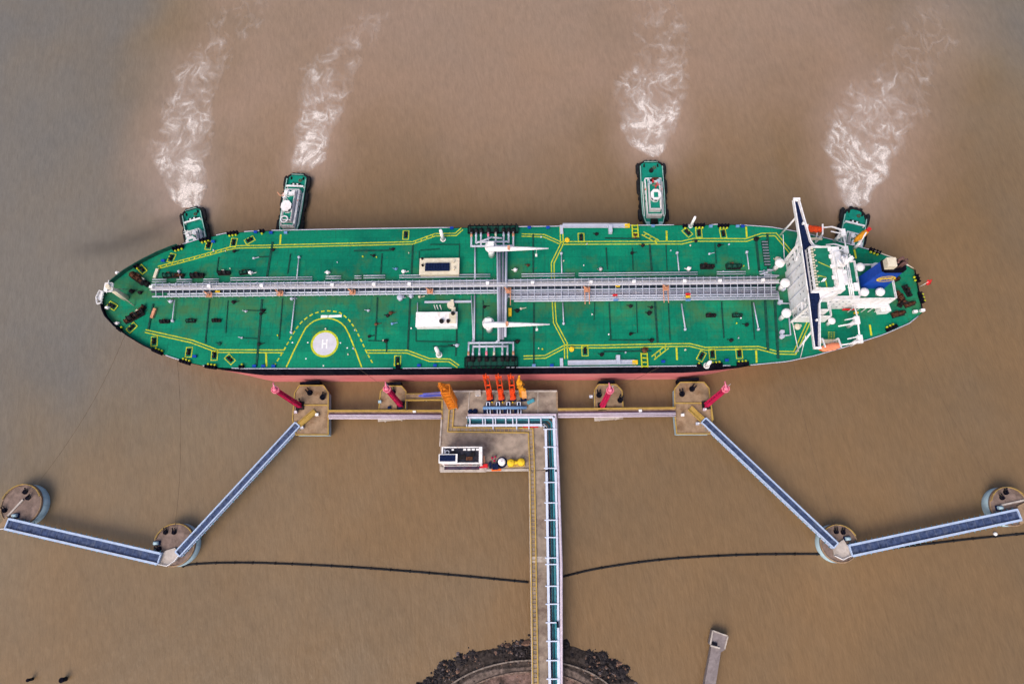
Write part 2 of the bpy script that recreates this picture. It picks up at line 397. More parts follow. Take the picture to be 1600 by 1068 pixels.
# ------------------------------------------------------------------ water: one muddy sheet to the horizon
def build_water():
    gx = np.concatenate([[-9000, -4000, -1500, -700, -480], np.arange(-400, 421, 5.0), [480, 700, 1500, 4000, 9000]])
    gy = np.concatenate([[-9000, -4000, -1500, -600, -250], np.arange(-150, 411, 5.0), [500, 700, 1500, 4000, 9000]])
    X, Y = np.meshgrid(gx, gy); nx, ny = len(gx), len(gy)
    w1 = fbm(X / 90 + 5, Y / 140, 11, 4); w2 = fbm(X / 55, Y / 60, 21, 4); w3 = fbm(X / 160, Y / 260 + 3, 31, 3)
    # silt: 0 grey river water (upstream, left and far right), 1 brown water stirred up in front of the tugs and round the jetty
    lft = smooth(-215, -80, X + 0.18 * (Y - 160) + 45 * w1)
    rgt = 1 - 0.75 * smooth(200, 290, X + 0.25 * (Y - 150) + 40 * w2) * smooth(90, 220, Y)
    far = 1 - 0.35 * smooth(170, 330, Y + 50 * w3)
    silt = np.clip(lft * rgt * far + 0.18 * w2, 0, 1)
    sky_sheen = 0.62 * smooth(140, 235, Y + 25 * w1 + 12 * w2) * smooth(-190, -120, X + 30 * w2) * (1 - smooth(170, 250, X + 30 * w1))  # sky reflection on the upper water, painted as a paler tone
    silt = np.maximum(silt, (1 - smooth(-10, 150, Y + 50 * w1 - 0.1 * X)) * 0.85)
    churn_and_sky = np.zeros_like(X)
    for (L, R, ds, st) in WF:
        C = (L + R) / 2; hw = np.linalg.norm(R - L, axis=1) / 2
        best = np.full(X.shape, 1e9); bv = np.zeros_like(X)
        for i in range(len(C)):
            d = np.hypot(X - C[i, 0], Y - C[i, 1]) / (hw[i] * 1.25 + 9)
            bv = np.maximum(bv, np.exp(-(d * 1.15) ** 2.4) * (0.35 + 0.65 * st[i]))
        churn_and_sky = np.maximum(churn_and_sky, bv)
    churn_and_sky = np.clip(np.maximum(churn_and_sky, sky_sheen) + 0.25 * w2 * (churn_and_sky > .05), 0, 1)
    me = bpy.data.meshes.new('water')
    V = np.stack([X.ravel(), Y.ravel(), np.zeros(X.size)], 1)
    F = [(j * nx + i, j * nx + i + 1, (j + 1) * nx + i + 1, (j + 1) * nx + i) for j in range(ny - 1) for i in range(nx - 1)]
    me.from_pydata(V.tolist(), [], F)
    for nm, arr in (('silt', silt), ('churn_and_sky', churn_and_sky)):
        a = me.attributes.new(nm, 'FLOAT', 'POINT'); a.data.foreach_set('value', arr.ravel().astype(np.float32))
    o = bpy.data.objects.new('water', me); COL.objects.link(o); tag(o, kind='structure')
    o['label'] = 'muddy brown river water under the tanker and jetty'
    m = bpy.data.materials.new('muddy_water'); m.use_nodes = True; N = m.node_tree.nodes; Lk = m.node_tree.links; p = N['Principled BSDF']
    p.inputs['Roughness'].default_value = 0.22; p.inputs['IOR'].default_value = 1.33
    a1 = N.new('ShaderNodeAttribute'); a1.attribute_name = 'silt'; a2 = N.new('ShaderNodeAttribute'); a2.attribute_name = 'churn_and_sky'
    tc = N.new('ShaderNodeTexCoord')
    def noise(sc, det, ro, scl=(1, 1, 1), rot=0):
        mp = N.new('ShaderNodeMapping'); mp.inputs['Scale'].default_value = scl; mp.inputs['Rotation'].default_value = (0, 0, rot); Lk.new(tc.outputs['Object'], mp.inputs['Vector'])
        n = N.new('ShaderNodeTexNoise'); n.inputs['Scale'].default_value = sc; n.inputs['Detail'].default_value = det; n.inputs['Roughness'].default_value = ro
        Lk.new(mp.outputs['Vector'], n.inputs['Vector']); return n.outputs['Fac']
    def math_(op, a, b):
        x = N.new('ShaderNodeMath'); x.operation = op
        for i, v in enumerate((a, b)):
            if isinstance(v, (int, float)): x.inputs[i].default_value = v
            else: Lk.new(v, x.inputs[i])
        return x.outputs[0]
    def ramp(src, stops):
        r = N.new('ShaderNodeValToRGB')
        while len(r.color_ramp.elements) < len(stops): r.color_ramp.elements.new(0.5)
        for e, (q, c) in zip(r.color_ramp.elements, stops): e.position = q; e.color = (*c, 1)
        Lk.new(src, r.inputs['Fac']); return r.outputs['Color']
    def mix(f, a, b, kind='MIX'):
        x = N.new('ShaderNodeMixRGB'); x.blend_type = kind
        for i, v in ((0, f), (1, a), (2, b)):
            if isinstance(v, (int, float)): x.inputs[i].default_value = v
            elif isinstance(v, tuple): x.inputs[i].default_value = (*v, 1)
            else: Lk.new(v, x.inputs[i])
        return x.outputs[0]
    sv = math_('ADD', a1.outputs['Fac'], math_('MULTIPLY', math_('SUBTRACT', noise(0.02, 6, .6, (1, .6, 1)), .5), .5))
    base = ramp(sv, [(0.0, (0.160, 0.147, 0.131)), (0.45, (0.185, 0.142, 0.096)), (1.0, (0.190, 0.122, 0.064))])
    tone = ramp(noise(0.012, 5, .6), [(0.3, (0.86, 0.90, 0.96)), (0.7, (1.10, 1.05, .98))])
    base = mix(1.0, base, tone, 'MULTIPLY')
    base = mix(math_('MULTIPLY', a2.outputs['Fac'], 0.55), base, (0.415, 0.300, 0.255))  # pale pinkish tint for wake churn and for the painted sky reflection
    # sheets of ripples seen as fine streaks across the current
    rip = noise(0.9, 3, .55, (1.0, 0.22, 1), radians(8))
    rip2 = noise(0.28, 3, .55, (1.0, 0.4, 1), radians(-14))
    mot = ramp(noise(0.45, 5, .7, (1, .35, 1), radians(10)), [(0.3, (.90, .90, .90)), (.7, (1.08, 1.08, 1.08))])
    base = mix(1.0, base, mot, 'MULTIPLY')
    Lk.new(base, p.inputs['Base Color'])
    hgt = math_('ADD', math_('MULTIPLY', rip, 0.5), math_('MULTIPLY', rip2, 1.0))
    b = N.new('ShaderNodeBump'); b.inputs['Strength'].default_value = 0.30; b.inputs['Distance'].default_value = 1.0
    Lk.new(hgt, b.inputs['Height']); Lk.new(b.outputs['Normal'], p.inputs['Normal'])
    me.materials.append(m)
build_water()

def build_foam():
    m = bpy.data.materials.new('white_foam'); m.use_nodes = True; N = m.node_tree.nodes; Lk = m.node_tree.links; p = N['Principled BSDF']
    p.inputs['Base Color'].default_value = (0.80, 0.72, 0.68, 1); p.inputs['Roughness'].default_value = 0.8
    a = N.new('ShaderNodeAttribute'); a.attribute_name = 'cover'; tc = N.new('ShaderNodeTexCoord')
    nz = N.new('ShaderNodeTexNoise'); nz.inputs['Scale'].default_value = 1.6; nz.inputs['Detail'].default_value = 5; Lk.new(tc.outputs['Object'], nz.inputs['Vector'])
    mr = N.new('ShaderNodeMapRange'); mr.inputs[1].default_value = 0.3; mr.inputs[2].default_value = 0.65; mr.inputs[3].default_value = 0.55; mr.inputs[4].default_value = 1.15; Lk.new(nz.outputs['Fac'], mr.inputs[0])
    mu = N.new('ShaderNodeMath'); mu.operation = 'MULTIPLY'; mu.use_clamp = True; Lk.new(a.outputs['Fac'], mu.inputs[0]); Lk.new(mr.outputs[0], mu.inputs[1])
    Lk.new(mu.outputs[0], p.inputs['Alpha'])
    CELL = 0.42
    for wi, ((label, rows), (L, R, ds, st)) in enumerate(zip(WAKES, WF)):
        n = int(ds[-1] / CELL); s = np.linspace(0, ds[-1], n)
        LX = np.stack([np.interp(s, ds, L[:, k]) for k in (0, 1)], 1); RX = np.stack([np.interp(s, ds, R[:, k]) for k in (0, 1)], 1)
        wmax = np.linalg.norm(RX - LX, axis=1).max() * 1.4; mcols = int(wmax / CELL)
        u = np.linspace(-0.2, 1.2, mcols)
        X = LX[:, 0:1] + (RX - LX)[:, 0:1] * u; Y = LX[:, 1:2] + (RX - LX)[:, 1:2] * u
        s2 = np.repeat(s[:, None], mcols, 1); den = np.interp(s2, ds, st)
        seed = 100 + wi * 17
        # swirl: warp the lookup, then keep only thin ridges = bright lacy filaments, drawn out along the flow
        wx = fbm(X / 15, Y / 19, seed, 3); wy = fbm(X / 15 + 40, Y / 19, seed + 5, 3)
        qx, qy = X + 7 * wx, (Y + 6 * wy) * 0.66
        def thread(sc, w, sd): return np.exp(-(perlin(qx / sc + sd, qy / sc, seed + sd) / w) ** 2)
        brk = smooth(-0.35, 0.35, fbm(qx / 4, qy / 4 + 9, seed + 41, 3))
        pat = smooth(-0.40, 0.42, fbm(X / 17 + 3, Y / 12, seed + 20, 3))
        um = np.abs(u - 0.5)[None, :] * 2 + 0.34 * fbm(X / 12, Y / 15, seed + 25, 3)
        edge = 1 - smooth(0.55, 1.10, um); D = np.clip(den, 0, 1.15)
        lace = 0.70 * thread(10, .07, 9) + 0.75 * thread(6, .10, 13) + 0.72 * thread(3.7, .15, 17) * smooth(.2, .8, D) + 0.62 * thread(2.4, .21, 23) * smooth(.35, 1.0, D) + 0.45 * thread(1.5, .3, 27) * smooth(.6, 1.1, D)
        amount = D ** 0.9 * edge ** 0.8 * (0.22 + 0.78 * pat) * (0.35 + 0.65 * brk)
        core = smooth(.8, 1.12, D) * edge * 0.34 * (.2 + .8 * brk)
        soft = np.clip(1.05 - um, 0, 1) ** 1.3
        mist = np.clip(D, 0, 1) ** 1.3 * soft * 0.26 * (0.3 + 0.7 * pat) * np.clip(fbm(qx / 6, qy / 6, seed + 30, 4) + .55, 0, 1)
        cover = np.clip(lace * amount * 0.72 + core * .85 + mist, 0, 0.85)
        cover[0] *= 0; cover[-1] *= 0
        keep = cover > 0.035
        q = keep[:-1, :-1] | keep[1:, :-1] | keep[:-1, 1:] | keep[1:, 1:]
        js, is_ = np.nonzero(q); idx = np.stack([js * mcols + is_, js * mcols + is_ + 1, (js + 1) * mcols + is_ + 1, (js + 1) * mcols + is_], 1)
        if True:                                             # keep faces pointing up
            ax = X.ravel()[idx[:, 1]] - X.ravel()[idx[:, 0]]; ay = Y.ravel()[idx[:, 1]] - Y.ravel()[idx[:, 0]]
            bx = X.ravel()[idx[:, 3]] - X.ravel()[idx[:, 0]]; by = Y.ravel()[idx[:, 3]] - Y.ravel()[idx[:, 0]]
            fl = (ax * by - ay * bx) < 0; idx[fl] = idx[fl][:, ::-1]
        us, inv = np.unique(idx, return_inverse=True); inv = inv.reshape(idx.shape)
        cv = cover.ravel()[us]
        V = np.stack([X.ravel()[us], Y.ravel()[us], 0.06 + 0.10 * cv], 1)
        me = bpy.data.meshes.new('wake_foam'); me.from_pydata(V.tolist(), [], inv.tolist())
        at_ = me.attributes.new('cover', 'FLOAT', 'POINT'); at_.data.foreach_set('value', cv.astype(np.float32))
        me.materials.append(m)
        o = bpy.data.objects.new('wake_foam', me); COL.objects.link(o); tag(o, label, 'foam', 'wakes of the tugs', 'stuff')
build_foam()
# ------------------------------------------------------------------ the tanker (its own axes: x aft, y towards the tugs, z up)
ship = thing('oil_tanker', 'long green decked oil tanker moored along the jetty, white bridge aft', 'tanker', SHIP_O, SHIP_A)
PROF = [(-78.9, 0.0), (-78.5, 2.6), (-77.3, 5.4), (-75.7, 8.2), (-71, 12.7), (-64.6, 17.1), (-58, 20.9), (-52.5, 23.4), (-46, 25.9), (-39.5, 28.0), (-29, 30.3), (-15, 31.1), (20, 31.4), (60, 31.5), (150, 31.5), (189, 31.4), (205, 29.9), (216, 27.6), (228, 24.3), (245, 18.9), (256, 14.2), (262.2, 9.6)]
def deck_half(s):
    for (a, p), (b, q) in zip(PROF, PROF[1:]):
        if a <= s <= b: return p + (q - p) * (s - a) / (b - a)
    return 0.0
def hull():
    st = [(-78.9 + 341.1 * (0.5 - 0.5 * cos(pi * i / 80)) if False else None) for i in range(1)]
    ss = sorted(set([p[0] for p in PROF] + [-75 + 5 * i for i in range(67)]))
    ss = [s for s in ss if s <= 262.2]
    levels = [DECK, 16.0, 11.0, 5.0, 0.0, -4.0]
    def pt(s, z, side):
        k = (DECK - z) / DECK; hb = deck_half(s)
        x = s
        if s < -10: x = s + k * 7.5 * ((-10 - s) / 69) ** 1.2; hb *= 1 - min(1, k) * 0.34 * ((-10 - s) / 69) ** 0.9
        if s > 165: q = (s - 165) / 97; x = s - k * 11 * q ** 1.5; hb *= 1 - min(1, k) * 0.72 * q ** 1.25
        return (x, side * hb, z)
    m = MB(); rows = []
    for side in (-1, 1):
        g = []
        for s in ss:
            r = []
            for z in levels: r.append(len(m.v)); m.v.append(pt(s, z, side))
            g.append(r)
        for a, b in zip(g, g[1:]):
            for j in range(len(levels) - 1):
                m.use(0 if levels[j + 1] >= 11.0 else 1)
                q = (a[j], a[j + 1], b[j + 1], b[j]); m.face(q if side < 0 else q[::-1], True)
        rows.append(g)
    a, b = rows[0][-1], rows[1][-1]
    for j in range(len(levels) - 1): m.use(0 if levels[j + 1] >= 11 else 1); m.face((a[j], a[j + 1], b[j + 1], b[j]))
    h = m.build('hull', [BLACK, RED_AF], ship)
    # draught marks strip: a thin pale boot line between black and red
    return ss
SS = hull()
def outline(inset=0.0, s0=-79, s1=263):
    P = [(s, max(0, deck_half(s) - inset)) for s in SS if s0 <= s <= s1]
    return P
P_ = outline(0.25)
deck = MB(); i0 = 0
for (s, b) in P_:
    deck.v += [(s + (.25 if s < -78.5 else 0), -b, DECK + .02), (s + (.25 if s < -78.5 else 0), 0, DECK + 0.55 * min(1, b / 30)), (s + (.25 if s < -78.5 else 0), b, DECK + .02)]
for i in range(len(P_) - 1):
    a = 3 * i; deck.face((a, a + 3, a + 4, a + 1)); deck.face((a + 1, a + 4, a + 5, a + 2))
main_deck = deck.build('main_deck', DECKM, ship)
def camber(b): return 0.02 + 0.53 * (1 - min(1, abs(b) / 31.3))
def D(px, py, h=0.0):                                        # point on the cambered deck
    s, b, z = S(px, py, 0.25); return Vector((s, b, DECK + camber(b) + h))

# bulwark round the bow, gunwale bar along the sides with gaps at the fairleads
for side in (-1, 1):
    m = MB(); pts = [(s, side * deck_half(s)) for s in SS if s <= -50]
    inn = [(p[0] + .28, p[1] - side * .3 if abs(p[1]) > .4 else 0) for p in pts]
    for i in range(len(pts) - 1):
        (a, b), (c, d_) = (pts[i], pts[i + 1]), (inn[i], inn[i + 1])
        k = len(m.v); H = DECK + 2.3
        m.v += [(*a, DECK - .02), (*b, DECK - .02), (*b, H), (*a, H), (*c, DECK), (*d_, DECK), (*d_, H), (*c, H)]
        for q in ((0, 1, 2, 3), (5, 4, 7, 6), (3, 2, 6, 7)): m.face([k + t for t in q])
    m.build('bulwark', DKG if side > 0 else BLACK, ship)
GAPS = {1: [(-53, -48), (-40, -35), (-28, -22), (-13, -10), (164, 169), (174, 180), (185, 191), (69, 92)], -1: [(-53, -48), (-38, -33), (-27, -21), (47, 50), (70, 92), (171, 176), (183, 189)]}
for side in (-1, 1):
    run = []
    def flush():
        global run
        if len(run) > 1:
            MB().tube([(s, b, DECK + .55) for s, b in run], 0.20, 6).build('gunwale', PIPE, ship)
        run = []
    s = -48.0
    while s < 262:
        if any(a < s < b for a, b in GAPS[side]): flush()
        else: run.append((s, side * (deck_half(s) - .15)))
        s += 2.0
    flush()
MB().tube([(262.2, -9.2, DECK + .6), (262.2, 9.2, DECK + .6)], .28, 6).build('gunwale', BLACK, ship)

# transverse and lengthwise deck girders (raised strips, their shade painted in as dark green)
GIRD = [((426, 378), (417.5, 432), .8), ((342, 402), (339, 426), .4), ((454, 397), (449.7, 428), .5), ((597, 396), (595, 428), .55), ((645, 383), (643, 428), .7), ((833, 366), (833, 427), .6), ((947, 387), (949, 421), .5), ((988, 388), (989, 422), .35), ((1015, 382), (1018, 423), .8), ((1040.5, 382), (1042, 422), .35), ((1117, 380), (1119, 412), .35), ((1181, 371), (1186, 424), .9), ((1199, 365), (1200, 424), .9), ((718, 380), (717, 430), .4),
        ((328, 468), (321, 536), .55), ((357, 470), (353, 520), .3), ((410, 468), (400.6, 571), .8), ((442, 467), (436.5, 530), .45), ((590, 465), (586.6, 531), .55), ((641, 466), (637, 546), .7), ((834, 474), (834, 572), .65), ((929, 473), (928, 500), .35), ((951.6, 473), (954.4, 531), .5), ((994, 473), (996, 520), .35), ((1023, 472), (1027.5, 535), .8), ((1044, 472), (1047, 532), .35), ((1127, 472), (1131, 528), .5), ((1174, 472), (1179, 530), .4), ((1195, 470), (1200, 548), 1.0), ((1210, 470), (1216, 560), 1.0),
        ((240, 475), (232, 514), .7), ((715, 470), (712, 556), .5), ((755, 470), (754, 530), .4), ((672, 382), (718, 382), .3), ((655, 392), (655, 432), .3), ((553, 392), (615, 391), .45), ((657, 391), (688, 389), .35), ((400, 402), (421, 401), .35), ((650, 516), (650, 533), .35), ((650, 533), (714, 534), .35), ((714, 512), (714, 534), .35), ((676, 541), (714, 541), .3), ((604, 533), (604, 550), .5), ((943, 549), (1018, 548), .5), ((945, 372), (1000, 373), .5), ((380, 528), (402, 529), .3), ((385, 485), (412, 486), .3), ((575, 532), (603, 533), .3), ((951, 531), (1017, 531), .3)]
for a, b, w in GIRD:
    A, B = D(*a, .14), D(*b, .14); MB().bar(A, B, w, .34).build('deck_girder', DKG, ship)

# painted markings
def paint(name, pts, w, parent=None, m=YEL, closed=False, h=.05):
    q = [D(*p) for p in pts]; dens = []
    for a, b in zip(q, q[1:] + ([q[0]] if closed else [])):      # follow the camber
        n = max(1, int((b - a).length / 6))
        for i in range(n): dens.append(a.lerp(b, i / n))
    if not closed: dens.append(q[-1])
    mb = MB().ribbon(dens, w, 0, closed)
    mb.v = [(x, y, DECK + camber(y) + h) for x, y, _ in mb.v]
    return mb.build(name, m, parent or main_deck)
def twin(pts, gap=1.15, w=.42, hatch=False):
    q = [D(*p) for p in pts]
    m = MB()
    dens = []
    for a, b in zip(q, q[1:]):
        n = max(1, int((b - a).length / 6)); dens += [a.lerp(b, i / n) for i in range(n)]
    dens.append(q[-1])
    for d in (-gap / 2, gap / 2): m.ribbon(offset_path(dens, d), w, 0)
    if hatch:
        for a, b in zip(q, q[1:]):
            n = max(2, int((b - a).length / 2.2)); t = (b - a).normalized(); nn = Vector((-t.y, t.x, 0))
            for i in range(n):
                c = a.lerp(b, (i + .5) / n); m.ribbon([c - nn * gap / 2 - t * .5, c + nn * gap / 2 + t * .5], .35, 0)
    m.v = [(x, y, DECK + camber(y) + .05) for x, y, _ in m.v]
    m.build('walkway_line', YEL, main_deck)
twin([(247, 418), (300, 404), (358, 388)], hatch=True)
twin([(358, 388), (372, 385.5), (405, 385), (645, 379.3)])
twin([(645, 379.3), (680, 366.5)], hatch=True)
twin([(680, 366.5), (712, 366), (722, 357)])
twin([(815, 367), (850, 368), (877, 380)])
twin([(877, 354), (878, 381), (863.5, 411), (864, 437)])
twin([(878, 379.5), (980, 379), (1065, 379), (1084, 374.5), (1166, 374.8), (1190, 366.5), (1212, 366), (1237, 396)], gap=1.3)
twin([(1004, 364), (1028, 377.5)], hatch=True, gap=1.6)
twin([(227, 517), (299, 533), (339, 548), (443, 548.6)])
twin([(572.5, 549), (636, 549), (671, 562), (702, 562.5), (716, 572)])
twin([(818, 558), (852, 557), (882.5, 541)])
twin([(865, 472), (867, 504), (884, 536), (884.5, 560)])
twin([(882, 541), (940, 541), (1031, 539), (1078, 538.5), (1102, 544.5), (1185, 543), (1214, 550.5), (1242, 551), (1263, 504)])
twin([(1043, 541), (1020, 559)], hatch=True, gap=1.6)
for a, b in (((1041.5, 360), (1042, 377)), ((1166, 354), (1167, 371)), ((1057, 543), (1058, 562)), ((1181.5, 547), (1182.5, 566)), ((415.6, 551), (416, 572)), ((438.5, 366), (437.5, 381)), ((1334, 386), (1337.5, 404)), ((1358.8, 507), (1361.5, 524))):
    paint('tick_line', [a, b], .75)

# helicopter landing circle
hc = D(507.3, 536.8); 
def on_deck(mb, h):
    mb.v = [(x, y, DECK + camber(y) + h + (z - int(z / 1e3) * 1e3 if False else 0)) for x, y, z in mb.v]; return mb
pad = on_deck(MB().ring(hc, 0, 4.9, 0, 48), .07).build('helipad', HPAD, ship)
HZ = DECK + camber(hc.y) + .07
on_deck(MB().ring(hc, 4.9, 5.75, 0, 48), .07).build('helipad_ring', YEL, pad)
hm = MB(); R_ = radians(3)
def flat(x0, x1, y0, y1):
    k = len(hm.v); hm.v += [(hc.x + x0, hc.y + y0, 0), (hc.x + x1, hc.y + y0, 0), (hc.x + x1, hc.y + y1, 0), (hc.x + x0, hc.y + y1, 0)]; hm.face([k, k + 1, k + 2, k + 3])
flat(-1.15, -.58, -1.9, 1.9); flat(.58, 1.15, -1.9, 1.9); flat(-.58, .58, -.32, .32); on_deck(hm, .10).build('helipad_letter', WHITE, pad)
paint('helipad_line', [(447, 573.3), (460, 546), (473, 521), (478, 512), (484.4, 506), (491, 501.5), (497.5, 499), (505, 497.3), (512.5, 497), (520, 498.3), (527.5, 501), (533.5, 505), (539, 510.5), (545, 521.5), (555, 546), (565, 573.3)], .55, pad)
dash = [(427, 573.3), (443, 547.5), (458, 521), (464, 512), (471, 503.4), (480, 496), (490, 490), (500, 487), (510.6, 485.6), (521, 486.3), (531, 488.4), (539, 494), (546, 500.6), (552, 509), (557.5, 517.5), (565, 533), (572.5, 549.4), (585.6, 573.3)]
dp = [D(*p) for p in dash]; cum = [0]
for a, b in zip(dp, dp[1:]): cum.append(cum[-1] + (b - a).length)
def along(t):
    for i in range(len(cum) - 1):
        if t <= cum[i + 1]: return dp[i].lerp(dp[i + 1], (t - cum[i]) / (cum[i + 1] - cum[i]))
    return dp[-1]
t = 0.3; dm = MB()
while t + 1.5 < cum[-1]:
    dm.ribbon([along(t), along(t + .75), along(t + 1.5)], .55, 0); t += 2.55
dm.v = [(x, y, DECK + camber(y) + .05) for x, y, _ in dm.v]; dm.build('helipad_dashed_line', YEL, pad)
paint('helipad_caption_stripe', [(501.5, 494.6), (512, 494.8)], 1.25, pad, WHITE)
paint('helipad_caption_stripe', [(513.5, 494.3), (534, 493.6)], 1.0, pad, WHITE)
for p in ((481, 535), (532, 535.5), (457, 535), (542.5, 543.3), (478, 560), (505, 571)): c = D(*p); MB().cyl(c, .32, DECK + camber(c.y), DECK + camber(c.y) + .12, 8).build('deck_eye', WHITE, pad)

# bollard bays framed in yellow
def bollard_bay(px, py, ang=0.0, L=4.1, W=2.5):
    c = D(px, py); a = radians(ang) + pi / 2
    b = MB(); b.box((c.x, c.y, c.z + .12), (2.6, 1.25, .2), a)
    for k in (-.75, .75): b.cyl((c.x + cos(a) * k, c.y + sin(a) * k), .42, c.z + .2, c.z + 1.35, 10); b.cyl((c.x + cos(a) * k, c.y + sin(a) * k), .5, c.z + 1.35, c.z + 1.5, 10)
    b.build('bollard', DARKST, ship)
    u, v = Vector((cos(a), sin(a))), Vector((-sin(a), cos(a)))
    q = [Vector((c.x, c.y)) + u * (i * L / 2) + v * (j * W / 2) for i, j in ((-1, -1), (1, -1), (1, 1), (-1, 1))]
    m = MB().ribbon(q, .34, 0, True); m.v = [(x, y, DECK + camber(y) + .07) for x, y, _ in m.v]; m.build('bay_frame', YEL, main_deck)
for a in ((326, 383, -6), (365, 379, -4), (390, 375, -58), (634, 367, 0), (908, 371, 0), (1074, 363, 40), (1092, 364, 0), (1130, 365, 4), (241, 533, 6), (295, 550, 0), (335, 555, 2), (359, 561, 48), (621, 563, 0), (914, 548, 0), (1096, 556, -30), (1113, 553, 0), (1155, 552, 0), (268, 403, -15), (222, 421, 45), (206, 512, -40), (176, 478, 60)):
    bollard_bay(*a)
# fairleads at the deck edge: black chock with three yellow rollers
def fairlead(px, py, ang, n=3):
    c = D(px, py); a = radians(ang)
    u, v = Vector((cos(a), sin(a), 0)), Vector((-sin(a), cos(a), 0))
    m = MB(); m.box((c.x, c.y, c.z + .45), (1.4 * n + .5, 1.3, .9), a)
    for i in range(n + 1): q = c + u * (i - n / 2) * 1.4; m.box((q.x, q.y, c.z + 1.1), (.4, 1.3, .9), a)
    f = m.build('fairlead', BLACK, ship)
    sgn = -1 if c.y > 0 else 1
    for i in range(n):
        q = c + u * (i - (n - 1) / 2) * 1.4 + v * sgn * 1.1
        MB().cyl(q, .42, c.z, c.z + .8, 10).ball((q.x, q.y, c.z + .8), .42, 10, 3, .5, True).build('fairlead_roller', YELS if False else YEL, f)
for a in ((279, 387.5, 19, 3), (321, 374.5, 14, 3), (364, 364.5, 7, 3), (410, 361.5, 0, 1), (1070, 353.5, 0, 1), (1092, 352.5, 0, 3), (1130, 353, 0, 3), (247, 550, -24, 3), (290, 566, -18, 3), (330, 573.5, -8, 3), (378, 573.5, 0, 1), (1119, 570, 3, 3), (1160, 568.5, 3, 3), (1366, 393, -25, 3), (1392, 513, 25, 3), (214, 417, 33, 1), (188, 515, -36, 1), (1432, 436, -84, 2), (1437.5, 466, -84, 3), (622, 572.5, 0, 1), (1092, 571.5, 0, 1)):
    fairlead(*a)

# windlasses and mooring winches
def winch(px, py, ang, size=1.0, kind=0):
    c = D(px, py); a = radians(ang); u, v = Vector((cos(a), sin(a), 0)), Vector((-sin(a), cos(a), 0)); k = size * .85
    m = MB(); m.box((c.x, c.y, c.z + .15), (6.6 * k, 2.8 * k, .3), a)
    m.use(1)
    for q, r, l in ((-2.0, 1.0, 1.8), (.4, .85, 1.7), (2.4, .65, .8)):
        p = c + u * q * k + Vector((0, 0, 1.35 * k)); m.tube([p - u * l / 2 * k, p + u * l / 2 * k], r * k, 12)
        for e in (-1, 1): p2 = p + u * e * l / 2 * k; m.tube([p2 - u * .08, p2 + u * .08], r * 1.3 * k, 12)
    m.use(0); p = c + u * 3.1 * k; m.box((p.x, p.y, c.z + 1.0 * k), (.9 * k, 1.5 * k, 1.7 * k), a)
    p = c + v * 1.1 * k - u * .6 * k; m.use(2); m.box((p.x, p.y, c.z + .9 * k), (1.4 * k, .9 * k, 1.3 * k), a)
    m.build('mooring_winch', [DARKST, (DARKST, RUSTY, DKG)[int(px) % 3], CREAM if kind else RUSTY], ship)
for a in ((217, 436, -35, 1.25, 0), (225, 441, -30, 1.0, 1), (213, 494, 32, 1.25, 0), (220, 487, 60, 1.0, 1), (205, 499, 30, .9, 1), (266, 431, 0, 1.0, 0), (280, 431, 0, .8, 0), (309, 431, 0, 1.0, 0), (351, 427, 0, .9, 1), (383, 426, 10, .8, 0), (1104, 417, 0, 1.0, 0), (1145, 417, 0, 1.1, 0), (258, 502.5, 0, .7, 0), (299, 501.5, 0, .7, 0), (339, 501, 0, .65, 0), (1110, 493, 0, .7, 0), (1151, 493, 0, .7, 0), (1405, 466, -60, 1.1, 0), (1416, 455, -70, .9, 0), (1420, 476, 20, .8, 0), (1402, 491, 15, .95, 0), (1396, 438, 20, .8, 0), (1407, 473, 60, .8, 0)):
    winch(*a)

# pipe rack along the middle; dark tubes added for the shade between pipes
def rackline(name, x0, y0, x1, y1, h, r, m, n=8):
    A, B = Vector(S(x0, y0, h)), Vector(S(x1, y1, h)); return MB().tube([A, B], r, n).build(name, m, ship)
for x0, y0, x1, y1, h, r, m in ((237, 444.5, 1214, 432.5, 2.6, .38, PIPE), (245, 447.2, 1212, 435.8, 2.3, .30, PIPE_D), (237, 455.9, 1212, 444.9, 2.0, .42, GAPSHADE), (240, 448.6, 1212, 437.6, 1.8, .36, GAPSHADE), (785, 461.3, 1212, 456.9, 1.7, .3, GAPSHADE), (262, 459.2, 1212, 448.8, 2.6, .40, PIPE), (238, 463.2, 1212, 452.4, 2.2, .34, PIPE),
                                (782, 459.6, 1215, 455.2, 2.4, .40, PIPE_D), (789, 463.4, 1215, 459.0, 2.4, .40, PIPE), (797, 466.8, 1216, 462.8, 2.3, .40, PIPE), (803, 470.2, 1216, 466.4, 2.2, .38, PIPE)):
    rackline('cargo_pipe_or_gap_shade', x0, y0, x1, y1, h, r, m)
for segs, h, r in (([(238, 436.5, 260), (276, 436.5, 300), (318, 436, 342), (360, 434, 488), (509, 431.5, 533), (554, 431, 565), (568, 430.5, 602), (624, 430, 766), (815, 428, 898), (904, 427, 1090), (1120, 424.6, 1165), (1186, 424, 1206)], 1.3, .22),):
    for (xa, y, xb) in segs:
        for dy in (0, 3.6): rackline('service_pipe', xa, y + dy, xb, y + dy - (xb - xa) * .0112, h, r, PIPE)
